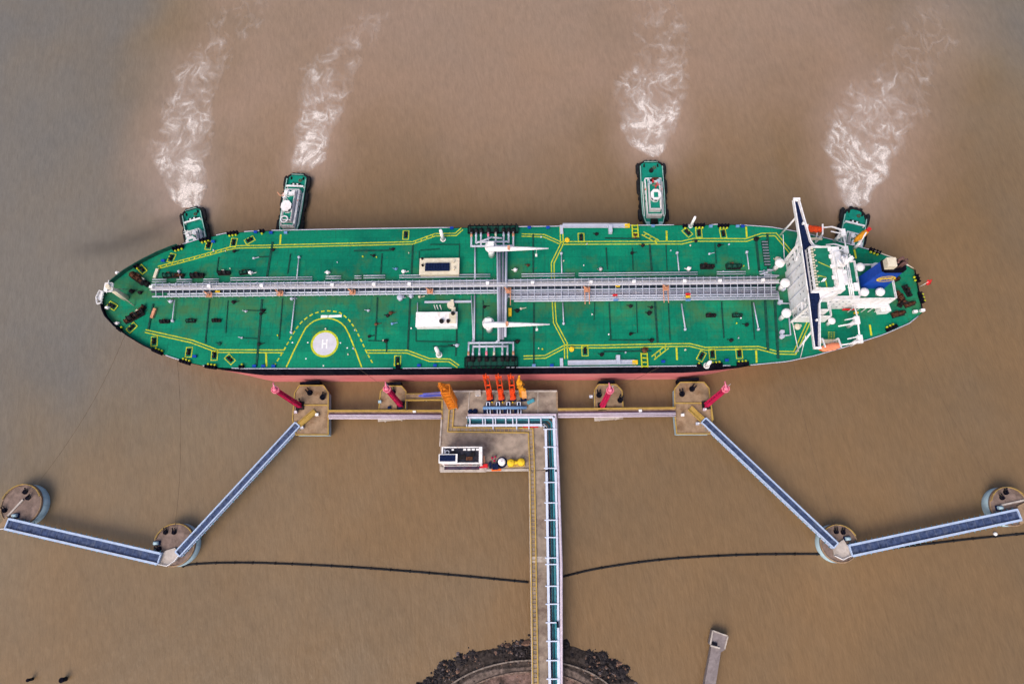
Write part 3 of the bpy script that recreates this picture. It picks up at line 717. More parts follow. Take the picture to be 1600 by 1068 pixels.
# catwalk above the pipes
A, B = Vector(S(236, 451.4, 4.6)), Vector(S(1217, 440.6, 4.6)); t = (B - A).normalized(); nn = Vector((-t.y, t.x, 0))
cw = MB(); cw.bar(A, B, 1.25, .15); catwalk = cw.build('catwalk', mat('pale_grating', (.46, .46, .52), .6, var=.12, scale=2.0), ship)
for e in (-1, 1):
    m = MB(); o = nn * e * .72
    for hh in (.55, 1.1): m.bar(A + o + Vector((0, 0, hh)), B + o + Vector((0, 0, hh)), .08)
    n = 60
    for i in range(n + 1): q = A.lerp(B, i / n) + o; m.bar(q, q + Vector((0, 0, 1.1)), .09)
    m.build('catwalk_rail', WHITE, catwalk)
NS = 92
for i in range(NS):
    f = (i + .3) / NS; x = 240 + f * 972; yT = 442.2 - f * 11.6; yB = (462.0 if x < 785 else 469.6 + 3.4) - f * 10.6
    p, q = Vector(S(x, yT, 3.0)), Vector(S(x + .6, yB, 3.0)); m = MB(); m.bar(p, q, .26, .22)
    for e in (p, q): m.bar(e, (e.x, e.y, DECK + .3), .22)
    m.build('pipe_support', PIPE, ship)
for x in (238, 328, 410, 520, 585, 640, 762, 832, 923, 990, 1069, 1124, 1191):
    f = (x - 236) / 981; c = Vector(S(x, 451.4 - 10.8 * f - 2.0, 4.7)); MB().box(c + Vector((0, 0, .6)), (1.25, .95, 1.1)).box(c + Vector((0, 0, 1.25)), (1.4, 1.1, .18)).build('catwalk_box', WHITE, catwalk)
for x, y in ((327, 461), (438, 458.6), (551, 457), (672, 455.5), (794, 454.6), (917, 452.8), (1040, 450.4)):
    c = Vector(S(x, y, 4.4)); m = MB(); m.box(c, (2.4, 1.9, .15)); m.cyl(c, .45, c.z, c.z + 1.3, 10).tube([c + Vector((0, 0, 1.4)), c + Vector((-1.5, .9, 2.0))], .26, 8)
    for e in ((-1.15, -.9), (1.15, -.9), (1.15, .9), (-1.15, .9)): m.bar(c + Vector((*e, 0)), c + Vector((*e, 1.1)), .12)
    for a, b in (((-1.15, -.9), (1.15, -.9)), ((1.15, -.9), (1.15, .9)), ((1.15, .9), (-1.15, .9)), ((-1.15, .9), (-1.15, -.9))): m.bar(c + Vector((*a, 1.1)), c + Vector((*b, 1.1)), .12)
    if x > 700:
        for e in (-.9, .9): m.bar(c + Vector((e, 0, -.2)), Vector((c.x + e, c.y - 6.0, c.z - .6)), .3)
    m.build('monitor_platform', SALMON, ship)
for x, y, mm in ((961, 461, RED), (1075, 459.5, RED), (962, 468.5, BLUE), (1075, 468.6, BLUE), (965, 446.6, YELS), (1075, 463.4, YELS), (340, 455.6, YELS)):
    c = Vector(S(x, y, 2.9)); MB().box((c.x, c.y, c.z), (1.9, .8, .5)).cyl(c, .35, c.z + .2, c.z + .7, 8).build('line_valve', mm, ship)

# transverse pipes to the deck tanks
for pts, r in ((((468, 403), (465, 437)), .24), (((462.5, 465), (456, 520)), .26), (((275, 470), (271, 502)), .22), (((653, 474), (653, 510)), .2), (((1057.5, 396), (1060, 424)), .26), (((1166, 395), (1169, 422)), .26), (((1064, 476), (1070, 515)), .3), (((1176, 474), (1184, 515)), .28), (((877, 397), (877.6, 428)), .24), (((879, 474), (880.5, 506)), .24), (((742.5, 386), (742.5, 438)), .34), (((742, 463), (741, 536)), .36), (((737, 463), (739.5, 533)), .2), (((281, 425), (284, 438)), .2), (((714, 456), (737, 455)), .2)):
    q = [D(*p, .9) for p in pts]; m = MB().tube(q, r, 8); e = q[1] if 'x' == '' else q[0]
    lo = q[1] if q[1].y < q[0].y and q[1].y < -3 else q[0]
    if abs(lo.y) < abs(q[1].y): lo = q[1]
    if abs(q[0].y) > abs(lo.y): lo = q[0]
    m.cyl(lo, .55, DECK + .2, DECK + 1.4, 10); m.ball((lo.x, lo.y, DECK + 1.4), .55, 10, 3, .6, True)
    m.build('tank_line', PIPE, ship)

# cargo manifold amidships: cross pipes and two dark drip trays with branches
for i, (x0, y0, x1, y1) in enumerate(((777, 388, 779, 533), (780.8, 388, 781.5, 530), (786, 388, 785.5, 530), (791.3, 388, 789.5, 526))):
    p = [Vector(S(x0, y0, 3.4)), Vector(S((x0 + x1) / 2, (y0 + y1) / 2, 4.0)), Vector(S(x1, y1, 3.4))]
    MB().tube(p, .52 if i else .42, 10).build('cross_pipe', [PIPE, PIPE_D, PIPE_D, PIPE][i], ship)
def tray(x0, x1, ya, yb, xs, yin, yhead):
    c0, c1 = Vector(S(x0, ya, .6)), Vector(S(x1, yb, .6)); cx, cy = (c0.x + c1.x) / 2, (c0.y + c1.y) / 2
    w, d = abs(c1.x - c0.x), abs(c1.y - c0.y); m = MB(); m.box((cx, cy, DECK + .8), (w, d, .5))
    m.use(1)
    for e in (-1, 1): m.box((cx, cy + e * (d / 2 - .12), DECK + 1.3), (w, .22, .5)); m.box((cx + e * (w / 2 - .12), cy, DECK + 1.3), (.22, d - .5, .5))
    n = int(w / 2.2)
    for i in range(n): m.box((cx - w / 2 + (i + .5) * w / n, cy, DECK + 1.08), (.22, d - .5, .1))
    tr = m.build('manifold_tray', [DKG, BLACK], ship)
    o = 1 if cy > 0 else -1
    for i in range(11):
        q = cx - w / 2 + (i + .5) * w / 11; MB().tube([(q, cy + o * d * .46, DECK + 1.2), (q, cy + o * (d * .46 + .7), DECK + 1.7)], .32, 8).build('hose_rest', DARKST, tr)
    for i, x in enumerate(xs):
        a = Vector(S(x, yin, 2.2)); h = Vector(S(x, yhead[min(i, len(xs) - 1 - i) % 2], 2.2)); mm = PIPE
        q = MB().tube([Vector((a.x, cy - o * d * .2, DECK + 2.2)), (a.x, h.y - o * .6, DECK + 2.2), (a.x, h.y, DECK + 2.2)], .36, 10); q.use(1)
        ee = Vector((a.x, cy - o * d * .3, DECK + 2.2)); q.tube([ee + Vector((0, -.9, 0)), ee + Vector((0, .9, 0))], .78, 10); q.box((a.x, ee.y, DECK + 1.4), (1.5, 2.2, 1.2))
        q.use(2); q.tube([ee - Vector((0, o * 1.3, 0)), ee - Vector((0, o * 2.9, 0))], .46, 10)
        q.build('manifold_branch', [PIPE, DARKST, [SALMON, PIPE, PIPE, PINKL, CREAM, PIPE, PIPE, SALMON][i]], ship)
    for k in (0, 1):
        a = Vector(S(xs[k], yhead[k], 2.2)); b = Vector(S(xs[-1 - k], yhead[k], 2.2)); MB().tube([a, (a.x * .5 + b.x * .5, a.y, a.z), (b.x, a.y, b.z)], .45, 10).build('manifold_header', PIPE, ship)
tray(731, 810, 353.6, 364.5, (736.6, 744, 751.6, 763, 774.6, 787, 794.7, 802), 366, (384.5, 378))
tray(726, 809, 558.5, 573.2, (732, 739, 749, 760, 772, 785, 793, 802), 554, (535.5, 541))
for p, q in (((744, 384), (770, 375)), ((770, 375), (785, 377)), ((775, 538), (783, 531)), ((760, 381), (779, 389))): MB().tube([D(*p, 2.6), D(*q, 3.2)], .4, 8).build('cross_pipe', PIPE, ship)

# hose handling cranes
for (px, py), tip in (((768.5, 398.5), (857, 388)), ((765, 515), (859, 506.5))):
    c = D(px, py); b = Vector(S(*tip, 10.5)); a = Vector((c.x - 1.0, b.y + .1, DECK + 10.5))
    cr = MB(); cr.cyl(c, 1.5, DECK + .2, DECK + 8.5, 18, 1.25); cr.ring(c, 1.2, 2.3, DECK + 8.0, 22)
    crane = cr.build('hose_crane', WHITE, ship)
    m = MB().torus((c.x, c.y, DECK + 8.1), 2.35, .12, (0, 0, 1), 20, 6).torus((c.x, c.y, DECK + 9.1), 2.35, .09, (0, 0, 1), 20, 6)
    for k in range(10): m.bar((c.x + 2.35 * cos(k * .628), c.y + 2.35 * sin(k * .628), DECK + 8.1), (c.x + 2.35 * cos(k * .628), c.y + 2.35 * sin(k * .628), DECK + 9.1), .12)
    m.cyl(c, 2.35, DECK + 7.9, DECK + 8.06, 20); m.build('crane_platform', WHITE, crane)
    m = MB().box((c.x, c.y, DECK + 9.6), (2.6, 2.6, 2.4)); d = (b - a).normalized()
    m.tube([a - d * .8, a + d * 4, a + d * 14, b], [.9, 1.25, .85, .28], 8)
    m.build('crane_jib', WHITE, crane)
    q = a + d * ((b - a).length * .8); m = MB().bar(q, q - Vector((0, 0, 6)), .12).box(q - Vector((0, 0, 6.6)), (.9, .7, 1.5)).build('crane_hook', WHITE, crane)
    q = a + d * 8.5; MB().box(q + Vector((0, 0, 1.0)), (1.0, 1.8, .5)).build('crane_winch', SALMON, crane)

# two deck houses
def dk_rect(x0, y0, x1, y1, h): a, b = Vector(S(x0, y0, h)), Vector(S(x1, y1, h)); return (a.x + b.x) / 2, (a.y + b.y) / 2, abs(b.x - a.x), abs(b.y - a.y)
cx, cy, w, d = dk_rect(657, 405, 716.5, 428, 3.2)
m = MB(); m.box((cx, cy, DECK + 1.8), (w, d, 3.2)); m.box((cx, cy, DECK + 3.5), (w + .5, d + .5, .25)); house = m.build('deck_house', CREAM, ship)
cx2, cy2, w2, d2 = dk_rect(664.5, 411, 702, 422, 4.4); m = MB(); m.box((cx2, cy2, DECK + 4.1), (w2, d2, 1.0))
for i in range(9): m.box((cx2 - w2 / 2 + (i + .5) * w2 / 9, cy2, DECK + 4.75), (.5, d2 * .9, .35))
m.build('roof_hatch', NAVY, house)
for x, y in ((660.5, 415), (709, 409), (709, 420), (660, 404.5)): q = Vector(S(x, y, 3.7)); MB().cyl(q, .5, DECK + 3.6, DECK + 4.6, 10).build('roof_vent', CREAM if x > 680 else DARKST, house)
cx, cy, w, d = dk_rect(651, 488.5, 713.5, 509.5, 3.6)
m = MB(); m.box((cx, cy, DECK + 1.9), (w, d, 3.4)); m.box((cx, cy, DECK + 3.75), (w + .4, d + .4, .3)); house = m.build('deck_house', WHITE, ship)
cx2, cy2, w2, d2 = dk_rect(702, 489.5, 712.5, 505, 4.0); MB().box((cx2, cy2, DECK + 4.1), (w2, d2, .4)).build('roof_panel', CREAM, house)
for x, y, r in ((690, 502, .9), (700.5, 502, .75), (708, 490, .8)): q = Vector(S(x, y, 4)); MB().cyl(q, r, DECK + 3.9, DECK + 5.0, 12).build('roof_vent', DARKST, house)
m = MB()
for x in (681, 685, 690): q = Vector(S(x, 484, 0)); m.bar((q.x, q.y, DECK + .3), (q.x, q.y, DECK + 5.5), .3)
m.build('house_pipe', WHITE, house)
q = D(705, 479); MB().cyl(q, 1.5, q.z, q.z + 2.2, 12).box((q.x + 1.2, q.y - 2, q.z + 1), (1.6, 2.0, 2.0)).box((q.x + .6, q.y + 1.6, q.z + 1.2), (1.2, 1.2, 2.4)).build('deck_pump', CREAM, ship)
MB().bar(D(664, 473.6, 1.0), D(737, 472.6, 1.0), .85, .5).build('service_pipe', PIPE, ship)

def px_alt(p): return (int(p[0]) + int(p[1])) % 2
# white posts, vents, foremast
for b, h, r in (((692.3, 374), 8.6, .85), ((1079, 353.5), 8.6, .62), ((686, 554), 9.5, .95), ((1104, 571), 6.0, .9)):
    q = D(*b); m = MB(); m.cyl(q, r, q.z, q.z + h, 12, r * .8); m.ball((q.x, q.y, q.z + h), r * .8, 12, 4, .7, True); m.cyl(q, r * 1.4, q.z, q.z + .3, 12); m.build('vent_post', WHITE, ship)
for p, r, h, mm in ((((393, 428)), .9, 2.4, WHITE), ((513, 427.5), .9, 2.2, WHITE), ((631, 426), .9, 2.2, WHITE), ((805, 423.5), .9, 2.2, WHITE), ((938, 422), .9, 2.0, WHITE), ((1075, 421.5), 1.0, 2.2, WHITE), ((938, 422), .9, 2.0, WHITE), ((626, 467), 1.5, 2.4, PIPE), ((643, 465), .9, 2.6, PIPE), ((656, 465), .6, 1.6, CREAM), ((457, 468), .8, 1.5, PIPE), ((268, 472), .9, 1.3, PIPE), ((366, 473), .9, 1.4, DARKST), ((619, 421), .7, .9, BLUE), ((611, 490), .9, 1.5, RUSTY), ((606, 494), .8, 1.2, DARKST), ((613, 506), .7, .6, BLUE), ((412, 486), .9, 1.2, DARKST), ((408, 491), .7, .9, DARKST), ((405, 538), .8, 1.0, DARKST), ((577, 526), .7, .9, DARKST), ((576, 486), .6, 1.0, PIPE), ((603, 533), 1.0, 1.0, DARKST), ((714, 540), .9, 1.1, PIPE), ((706, 540), .5, .8, DARKST), ((808, 534), 1.1, 1.0, DARKST), ((757, 480), .8, .6, DARKST), ((808, 486), 1.1, .7, DARKST), ((814, 483), .6, 1.2, CREAM), ((987, 396), .8, 1.0, DARKST), ((1014, 490), 1.1, 1.2, DARKST), ((1017.5, 481), .7, .9, DARKST), ((985, 522), .8, .9, DARKST), ((985, 479), .9, .7, DARKST), ((1018, 532), 1.0, 1.0, DARKST), ((1166, 508), .9, 1.2, DARKST), ((1142, 532), .9, 1.1, DARKST), ((1123, 384), .9, 1.1, DARKST), ((1004, 384), .9, .9, DARKST), ((1087, 377), .8, .8, DARKST), ((1181, 374), 1.3, 1.0, DARKST), ((1108, 397), .6, .8, PIPE), ((825, 415), .8, .7, RUSTY), ((584, 400), .7, .9, DARKST), ((397, 404), .6, .9, PIPE), ((366, 393), .8, .8, DARKST), ((427, 391), .8, 1.0, DARKST), ((614, 390), .8, 1.0, DARKST), ((940, 554), 1.0, .8, DARKST), ((932, 366), .9, .8, DARKST), ((1007, 547), 1.4, .9, RUSTY), ((992, 369), 1.4, .9, RUSTY), ((385, 487), .6, .8, PIPE), ((378, 528), .5, .7, PIPE), ((588, 507), .8, 1.0, RUSTY), ((207, 456), 1.1, 1.4, DARKST), ((220, 458), .9, 1.3, DARKST), ((343, 537), .9, .6, DKG), ((184, 427), .8, 1.2, WHITE), ((184, 506), .9, 1.2, WHITE), ((170, 482), .8, 2.0, WHITE), ((1214, 406), 1.4, 1.2, CREAM), ((1245, 511), 1.6, 1.0, CREAM)):
    q = D(*p); r *= .74; h *= .75; m = MB(); m.cyl(q, r, q.z - .1, q.z + h, 12); m.ball((q.x, q.y, q.z + h), r * 1.12, 12, 3, .4, True); m.cyl(q, r * 1.12, q.z + h - .12, q.z + h + .02, 12); m.box((q.x + r * .9, q.y + r * .5, q.z + h * .4), (r * 1.1, r * .8, h * .7)); m.bar((q.x, q.y, q.z + .3), (q.x + (2.2 if px_alt(p) else -1.6), q.y + .5, q.z + .3), .22); m.build('tank_hatch' if mm in (DARKST, RUSTY, DKG) else 'deck_vent', mm, ship)
rs = random.Random(3)
for i in range(64):                                          # small white and yellow fittings
    s = rs.uniform(-45, 195); b = rs.uniform(-27, 27)
    if abs(b) < 9 or (68 < s < 95): continue
    z = DECK + camber(b); r = rs.choice((.22, .28, .34)); MB().cyl((s, b), r, z - .1, z + rs.uniform(.5, 1.0), 8).build('sounding_cap', rs.choice((WHITE, PIPE, YEL, CREAM)), ship)
for x, y in ((400, 363), (424, 364), (447, 364), (706, 357), (856, 356), (827, 356), (1020, 353.5), (1110, 354), (1152, 354), (1160, 354), (305, 557), (334, 378), (256, 408), (655, 571), (680, 571), (834, 571), (862, 571), (1036, 565), (1135, 563), (412, 572), (398, 572), (428, 572)):
    q = D(x, y); MB().box((q.x, q.y, q.z + .6), (1.4, .9, .9)).box((q.x, q.y, q.z + .95), (1.5, 1.0, .1)).build('deck_locker', FBLUE if x % 3 else BLUE, ship)
for x, y, mm in ((886, 376, YELS), (893, 546, YELS), (797, 489, YELS)):
    q = D(x, y); m = MB()
    if x == 797: m.box((q.x, q.y, q.z + .8), (1.3, 3.2, 1.5))
    else: m.cyl(q, 1.0, q.z, q.z + 1.1, 14).cyl(q, .5, q.z + 1.1, q.z + 1.6, 10)
    m.build('foam_monitor', mm, ship)
# gangway stowed along each side, with its yellow head frame
for a, b, t in (((879, 354), (980, 354), 1), ((887, 567.5), (992, 566.5), -1)):
    A, B = D(*a, .9), D(*b, .9); m = MB(); m.bar(A, B, 1.7, .5)
    for e in (-.8, .8): m.bar(A + Vector((0, e, .8)), B + Vector((0, e, .8)), .14)
    m.use(1); m.bar(B - Vector((1.2, 0, -.1)), B + Vector((1.0, 0, .1)), 1.75, .6)
    q = D(953 if t > 0 else 965, 360 if t > 0 else 563); m.use(0); m.box((q.x, q.y, q.z + 1.3), (1.5, 3.4, 2.4)); m.build('accommodation_ladder', [PIPE, YELS], ship)
    q = D(992 if t > 0 else 1006.5, 362 if t > 0 else 563); m = MB()
    for e in (-1.2, 1.2): m.bar((q.x + e, q.y - 3, q.z + .9), (q.x + e, q.y + 3, q.z + .9), .45)
    for e in (-2.6, -.9, .9, 2.6): m.bar((q.x - 1.2, q.y + e, q.z + .9), (q.x + 1.2, q.y + e, q.z + .9), .4)
    m.build('ladder_frame', YEL, ship)
    q0 = D(877, 352.5 if t > 0 else 560); q1 = D(877.5, 366 if t > 0 else 572); MB().bar(q0 + Vector((0, 0, .6)), q1 + Vector((0, 0, .6)), 1.3, .5).build('ladder_frame', PIPE, ship)
# foremast on the bow, leaning stays and light platform
q = D(197.5, 466); m = MB(); m.tube([q, q + Vector((0, 0, 6)), q + Vector((0, 0, 13.5))], [1.35, 1.2, .9], 12); m.tube([q + Vector((4, -3.4, 0)), q + Vector((.3, 0, 11))], .22, 6); m.tube([q + Vector((-1, 4, 0)), q + Vector((0, .2, 10))], .2, 6)
fm = m.build('foremast', CREAM, ship)
m = MB(); m.box(q + Vector((-.2, 0, 11.6)), (3.0, 3.6, .18)); m.rail([q + Vector((-1.6, -1.8, 11.7)), q + Vector((1.4, -1.8, 11.7)), q + Vector((1.4, 1.8, 11.7)), q + Vector((-1.6, 1.8, 11.7)), q + Vector((-1.6, -1.8, 11.7))], 1.1, .07, 1.2); m.box(q + Vector((-.9, 0, 12.5)), (1.2, 3.2, .9)); m.bar(q + Vector((0, -2.8, 13.2)), q + Vector((0, 2.8, 13.2)), .2); m.build('mast_platform', WHITE, fm)
q = D(168, 468); m = MB(); m.rail([q + Vector((-2.2, 3.0, 1.8)), q + Vector((-3.0, 0, 1.8)), q + Vector((-2.2, -3.0, 1.8)), q + Vector((-.5, -2.5, 1.8)), q + Vector((-.5, 2.5, 1.8)), q + Vector((-2.2, 3.0, 1.8))], 1.2, .1, 1.2); m.prism([(q.x - 3.0, q.y), (q.x - 2.2, q.y - 1.2), (q.x - 1.2, q.y - 1.0), (q.x - 1.2, q.y + 2.6), (q.x - 2.2, q.y + 3.0)], q.z + 1.6, q.z + 1.8); m.build('bow_platform', WHITE, ship)
for x, y, a in ((245, 428, 80), (241, 490, 78)): q = D(x, y); MB().box((q.x, q.y, q.z + .5), (4.2, 1.2, .9), radians(a)).build('rope_box', CREAM if y < 450 else SALMON, ship)
# ------------------------------------------------------------------ accommodation block, bridge, casing and funnel (under the tanker)
def Z(h): return DECK + h
PANE = mat('grey_window_glass', (.24, .27, .32), .2, var=.1)
def block(name, s0, s1, b0, b1, h0, h1, m, parent, roof=None, lip=.35, wall_gap=0):
    mb = MB(); mb.box(((s0 + s1) / 2, (b0 + b1) / 2, Z((h0 + h1) / 2)), (s1 - s0, b1 - b0, h1 - h0)); o = mb.build(name, m, parent)
    if roof:
        MB().sheet([(s0 + .3, b0 + .3), (s1 - .3, b0 + .3), (s1 - .3, b1 - .3), (s0 + .3, b1 - .3)], Z(h1) + .03).build('roof_deck', roof, o)
        r = MB(); q = [(s0 + .12, b0 + .12, Z(h1)), (s1 - .12, b0 + .12, Z(h1)), (s1 - .12, b1 - .12, Z(h1)), (s0 + .12, b1 - .12, Z(h1)), (s0 + .12, b0 + .12, Z(h1))]
        r.rail(q, 1.1, .10, 1.5); r.build('roof_rail', WHITE, o)
    return o
low = block('lower_deckhouse', 209.4, 222, -13.2, 13.2, 0.3, 6.5, WHITE, ship, SHIPG)
acc = block('accommodation_block', 208.6, 219.6, -8.8, 8.8, .35, 21.6, WHITE, ship)
aft = block('aft_deckhouse', 219.62, 231, -7.6, 7.6, .4, 13.6, WHITE, ship, SHIPG)
mid = block('middle_deckhouse', 209.0, 219.0, -12.4, 12.4, 6.55, 12.0, WHITE, ship, SHIPG)
for r in range(3):                                           # windows on the forward face
    for k in range(4):
        y = -5.6 + k * 3.6; h = 12.6 + r * 3.0
        if h > 20.5: continue
        MB().box((208.58, y, Z(h)), (.12, .7, .5)).build('window', PANE, acc)
for r in range(3):
    for e in (-1, 1):
        MB().box((208.98, e * 10.8, Z(8.2 + r * 1.0 if False else 9.2)), (.12, 1.0, .8)).build('window', GLASS, mid) if r == 0 else None
        MB().box((209.38, e * 11.0, Z(2.4 + r * 1.6)), (.12, .9, .7)).build('window', GLASS, low) if r < 2 else None
# facade ladders and pipes: small relief on the white front
for y in (-4.2, 1.0, 5.6): MB().bar((208.45, y, Z(1)), (208.45, y, Z(20.8)), .22).build('facade_pipe', PIPE, acc)
# bridge deck with two open wings
bw = MB(); H = 21.65
plan = [(206.5, -31), (208.7, -31), (210.9, -13.5), (212.0, -11.5), (219.4, -8.8), (219.4, 8.8), (212.0, 10.5), (210.9, 12.5), (208.6, 30.5), (206.3, 30.5), (206.8, 8.8), (207.0, -8.8)]
bw.prism(plan, Z(H), Z(H + .5)); bridge = bw.build('bridge_deck', WHITE, ship)
for sg in (-1, 1):
    t = -31 if sg < 0 else 30.5; r = -13.5 if sg < 0 else 12.5
    fl = [(206.9, t - sg * .5), (208.3, t - sg * .5), (210.55, r), (211.6, sg * (11.2 if sg < 0 else 10.2)), (211.6, sg * 8.9), (207.2, sg * 8.9)]
    MB().sheet(fl, Z(H + .53)).build('wing_floor', NAVY, bridge)
    m = MB()
    for a, b in zip([(207.0, sg * 8.9), (206.55, t), (208.6, t), (210.8, r), (211.9, sg * (11.4 if sg < 0 else 10.4)), (215.5, sg * 9.6)], [(206.55, t), (208.6, t), (210.8, r), (211.9, sg * (11.4 if sg < 0 else 10.4)), (215.5, sg * 9.6), (219.2, sg * 9.0)]): m.bar((*a, Z(H + 1.05)), (*b, Z(H + 1.05)), .42, 1.2)
    m.box((207.6, t, Z(H + 1.6)), (2.7, .9, .5))
    m.build('wing_bulwark', WHITE, bridge)
    MB().box((209.0, sg * 20, Z(H + 1.1)), (.7, .7, 1.1)).build('wing_console', WHITE, bridge)
    # frame that carries the wing
    m = MB(); m.bar((208.4, sg * 13.0, Z(.3)), (208.2, sg * 13.4, Z(H)), .9, 1.1)
    for hh in (12.6, 16, 19): m.bar((208.5, sg * 8.8, Z(hh)), (208.4, sg * 13.2, Z(hh)), .7)
    m.bar((208.5, sg * 8.8, Z(13)), (208.4, sg * 13.2, Z(H - .3)), .6); m.bar((208.4, sg * 13.2, Z(14)), (208.2, sg * 19, Z(H)), .55)
    m.build('wing_frame', WHITE, bridge)
    m = MB(); m.tube([(208.6, sg * 26, Z(.3)), (207.4, sg * 23.6, Z(H))], .38, 8); m.tube([(210.2, sg * 28.6, Z(.3)), (207.4, sg * 23.6, Z(15))], .16, 6); m.bar((209.5, sg * 25.8, Z(1.2)), (208.6, sg * 13, Z(1.2)), .25); m.build('wing_strut', WHITE, bridge)
MB().sheet([(207.25, -8.9), (208.45, -8.9), (208.45, 8.9), (207.15, 8.9)], Z(H + .53)).build('wing_floor', NAVY, bridge)
MB().bar((207.0, -9.2, Z(H + 1.05)), (206.95, 9.2, Z(H + 1.05)), .36, 1.2).build('wing_bulwark', WHITE, bridge)
wh = block('wheelhouse', 208.5, 216.6, -8.6, 8.6, 22.2, 25.2, WHITE, ship, SHIPG)
for k in range(9): MB().box((208.48, -7.6 + k * 1.9, Z(24.2)), (.14, 1.6, 1.1)).build('window', GLASS, wh)
m = MB()
for k in range(15): m.box((209.5, -8.0 + k * 1.13, Z(25.6)), (.9, .55, .7))
for k in range(8): m.box((210.6, -8.0 + k * 2.2, Z(25.45)), (.5, .4, .4))
m.build('roof_fittings', CREAM, wh)
for a, b in (((211.5, 2.5), (215.8, .2)), ((210.5, -3.0), (213.6, -3.8)), ((213.2, -4.6), (213.4, -8))): MB().bar((*a, Z(25.3)), (*b, Z(25.3)), .25, .1).build('roof_marking', YEL, wh)
MB().cyl((212.3, -5.2), .5, Z(25.2), Z(26.6), 10).bar((211.2, -5.9, Z(26.2)), (213.2, -4.6, Z(26.2)), .35).build('roof_compass', WHITE, wh)
# radar house and mast abaft the wheelhouse
rh = block('radar_house', 216.7, 219.5, -9.4, 8.2, 22.25, 26.6, WHITE, ship)
m = MB()
for y in (-8.6, -4.2, .3, 4.4, 7.4): m.box((216.3, y, Z(25.9)), (1.6, 1.5, .3))
m.box((218.1, -.6, Z(27.2)), (2.2, 12.5, 1.0)); m.build('radar_house_wings', WHITE, rh)
m = MB(); m.cyl((218.2, -1.0), .95, Z(27.5), Z(37.5), 12, .5)
for h, w in ((30, 6.5), (33.5, 5.0), (36.2, 3.2)): m.bar((218.2, -1 - w / 2, Z(h)), (218.2, -1 + w / 2, Z(h)), .35)
m.box((217.0, -1.0, Z(31)), (2.6, 2.0, .2)); m.box((216.6, -1.0, Z(31.9)), (.5, 3.6, .5), .5); m.box((217.2, -1.0, Z(34.6)), (2.0, 1.6, .18)); m.box((217.0, -1.0, Z(35.3)), (.4, 2.6, .4), -.4)
for y in (-3.8, 1.8): m.ball((218.2, y, Z(30.7)), .8, 12, 6)
m.build('radar_mast', WHITE, rh)
for s, y, h in ((219.0, 6.0, 30), (219.0, -7.6, 31), (219.0, 3, 29)): MB().tube([(s, y, Z(26.5)), (s, y, Z(h))], .14, 6).build('whip_aerial', WHITE, rh)
# engine casing, gas uptakes and the blue funnel
cas = block('engine_casing', 231.05, 246.5, -7.4, 7.4, .45, 10.6, WHITE, ship, SHIPG)
m = MB(); m.prism([(243, -7.4), (247, -7.4), (247.5, -10), (243.5, -10.2)], Z(.4), Z(4.4)); m.build('casing_annex', WHITE, ship)
m = MB()
for q in range(3): m.tube([(227.3 + q * .7, -8.6, Z(13.4 + .3)), (227.3 + q * .7, 10.6, Z(13.7))], .26, 8)
for y in (-7, -3.5, 0, 3.5, 7, 10): m.bar((226.9, y, Z(13.5)), (229.1, y, Z(13.5)), .35)
m.tube([(228, 10.6, Z(13.7)), (228.6, 12.8, Z(6)), (228.6, 12.8, Z(.4))], .3, 8); m.build('vent_pipes', WHITE, aft)
m = MB(); m.box((224.5, 0, Z(14.3)), (4.4, 5, 1.3)); m.box((229.8, -3.5, Z(14.4)), (1.8, 3, 1.5)); m.box((222.2, 4, Z(14.2)), (1.5, 1.5, 1.0)); m.build('roof_locker', WHITE, aft)
for e in (-1, 1):
    m = MB(); m.bar((219.8, e * 8.2, Z(13.6)), (230.8, e * 8.2, Z(13.6)), 1.2, .2); m.rail([(219.8, e * 8.7, Z(13.7)), (230.8, e * 8.7, Z(13.7))], 1.1, .08, 1.6); m.build('side_gallery', WHITE, aft)
    for h in (3, 6, 9, 11.8):
        for k in range(4): MB().box((221.5 + k * 2.5, e * 7.62, Z(h)), (.7, .1, .55)).build('window', PANE, aft)
    m = MB(); m.bar((231.5, e * 8.3, Z(5.2)), (246, e * 8.3, Z(5.2)), 1.6, .2); m.rail([(231.5, e * 9.0, Z(5.3)), (246, e * 9.0, Z(5.3))], 1.1, .08, 1.6)
    for k in range(6): m.bar((232 + k * 2.7, e * 9.0, Z(.3)), (232 + k * 2.7, e * 9.0, Z(5.2)), .25)
    m.build('side_gallery', WHITE, cas)
    for s in (233.2, 239.4):
        m = MB(); m.cyl((s, e * 5.3), .75, Z(10.6), Z(13.0), 14); m.ball((s, e * 5.3, Z(13.6)), 1.75, 16, 8, .55); m.cyl((s, e * 5.3), 1.75, Z(12.9), Z(13.6), 16); m.build('mushroom_vent', WHITE, cas)
MB().box((231.5, -8.5, Z(2.0)), (4.6, .5, 1.0)).build('fire_locker', RED, ship); MB().box((235, -9.6, Z(.9)), (1.6, .8, 1.0)).build('fire_locker', YELS, ship)
f0 = [(233.4, -2.2), (234.6, -2.9), (242.6, -2.9), (244.2, -1.6), (244.2, 1.6), (242.6, 2.9), (234.6, 2.9), (233.4, 2.2)]
f1 = [(234.4, -2.0), (235.4, -2.6), (241.8, -2.6), (243.2, -1.5), (243.2, 1.5), (241.8, 2.6), (235.4, 2.6), (234.4, 2.0)]
fun = MB().prism(f0, Z(10.65), Z(26.2), f1).build('funnel', FBLUE, ship)
f2 = [(238.8 + (x - 238.8) * 1.03, y * 1.05) for x, y in f1]
m = MB(); m.prism(f2, Z(26.2), Z(26.75)); m.build('funnel_top', BLACK, fun)
m = MB(); m.box((236.6, .2, Z(28.4)), (3.4, 3.6, 3.0)); m.build('funnel_hood', CREAM, fun)
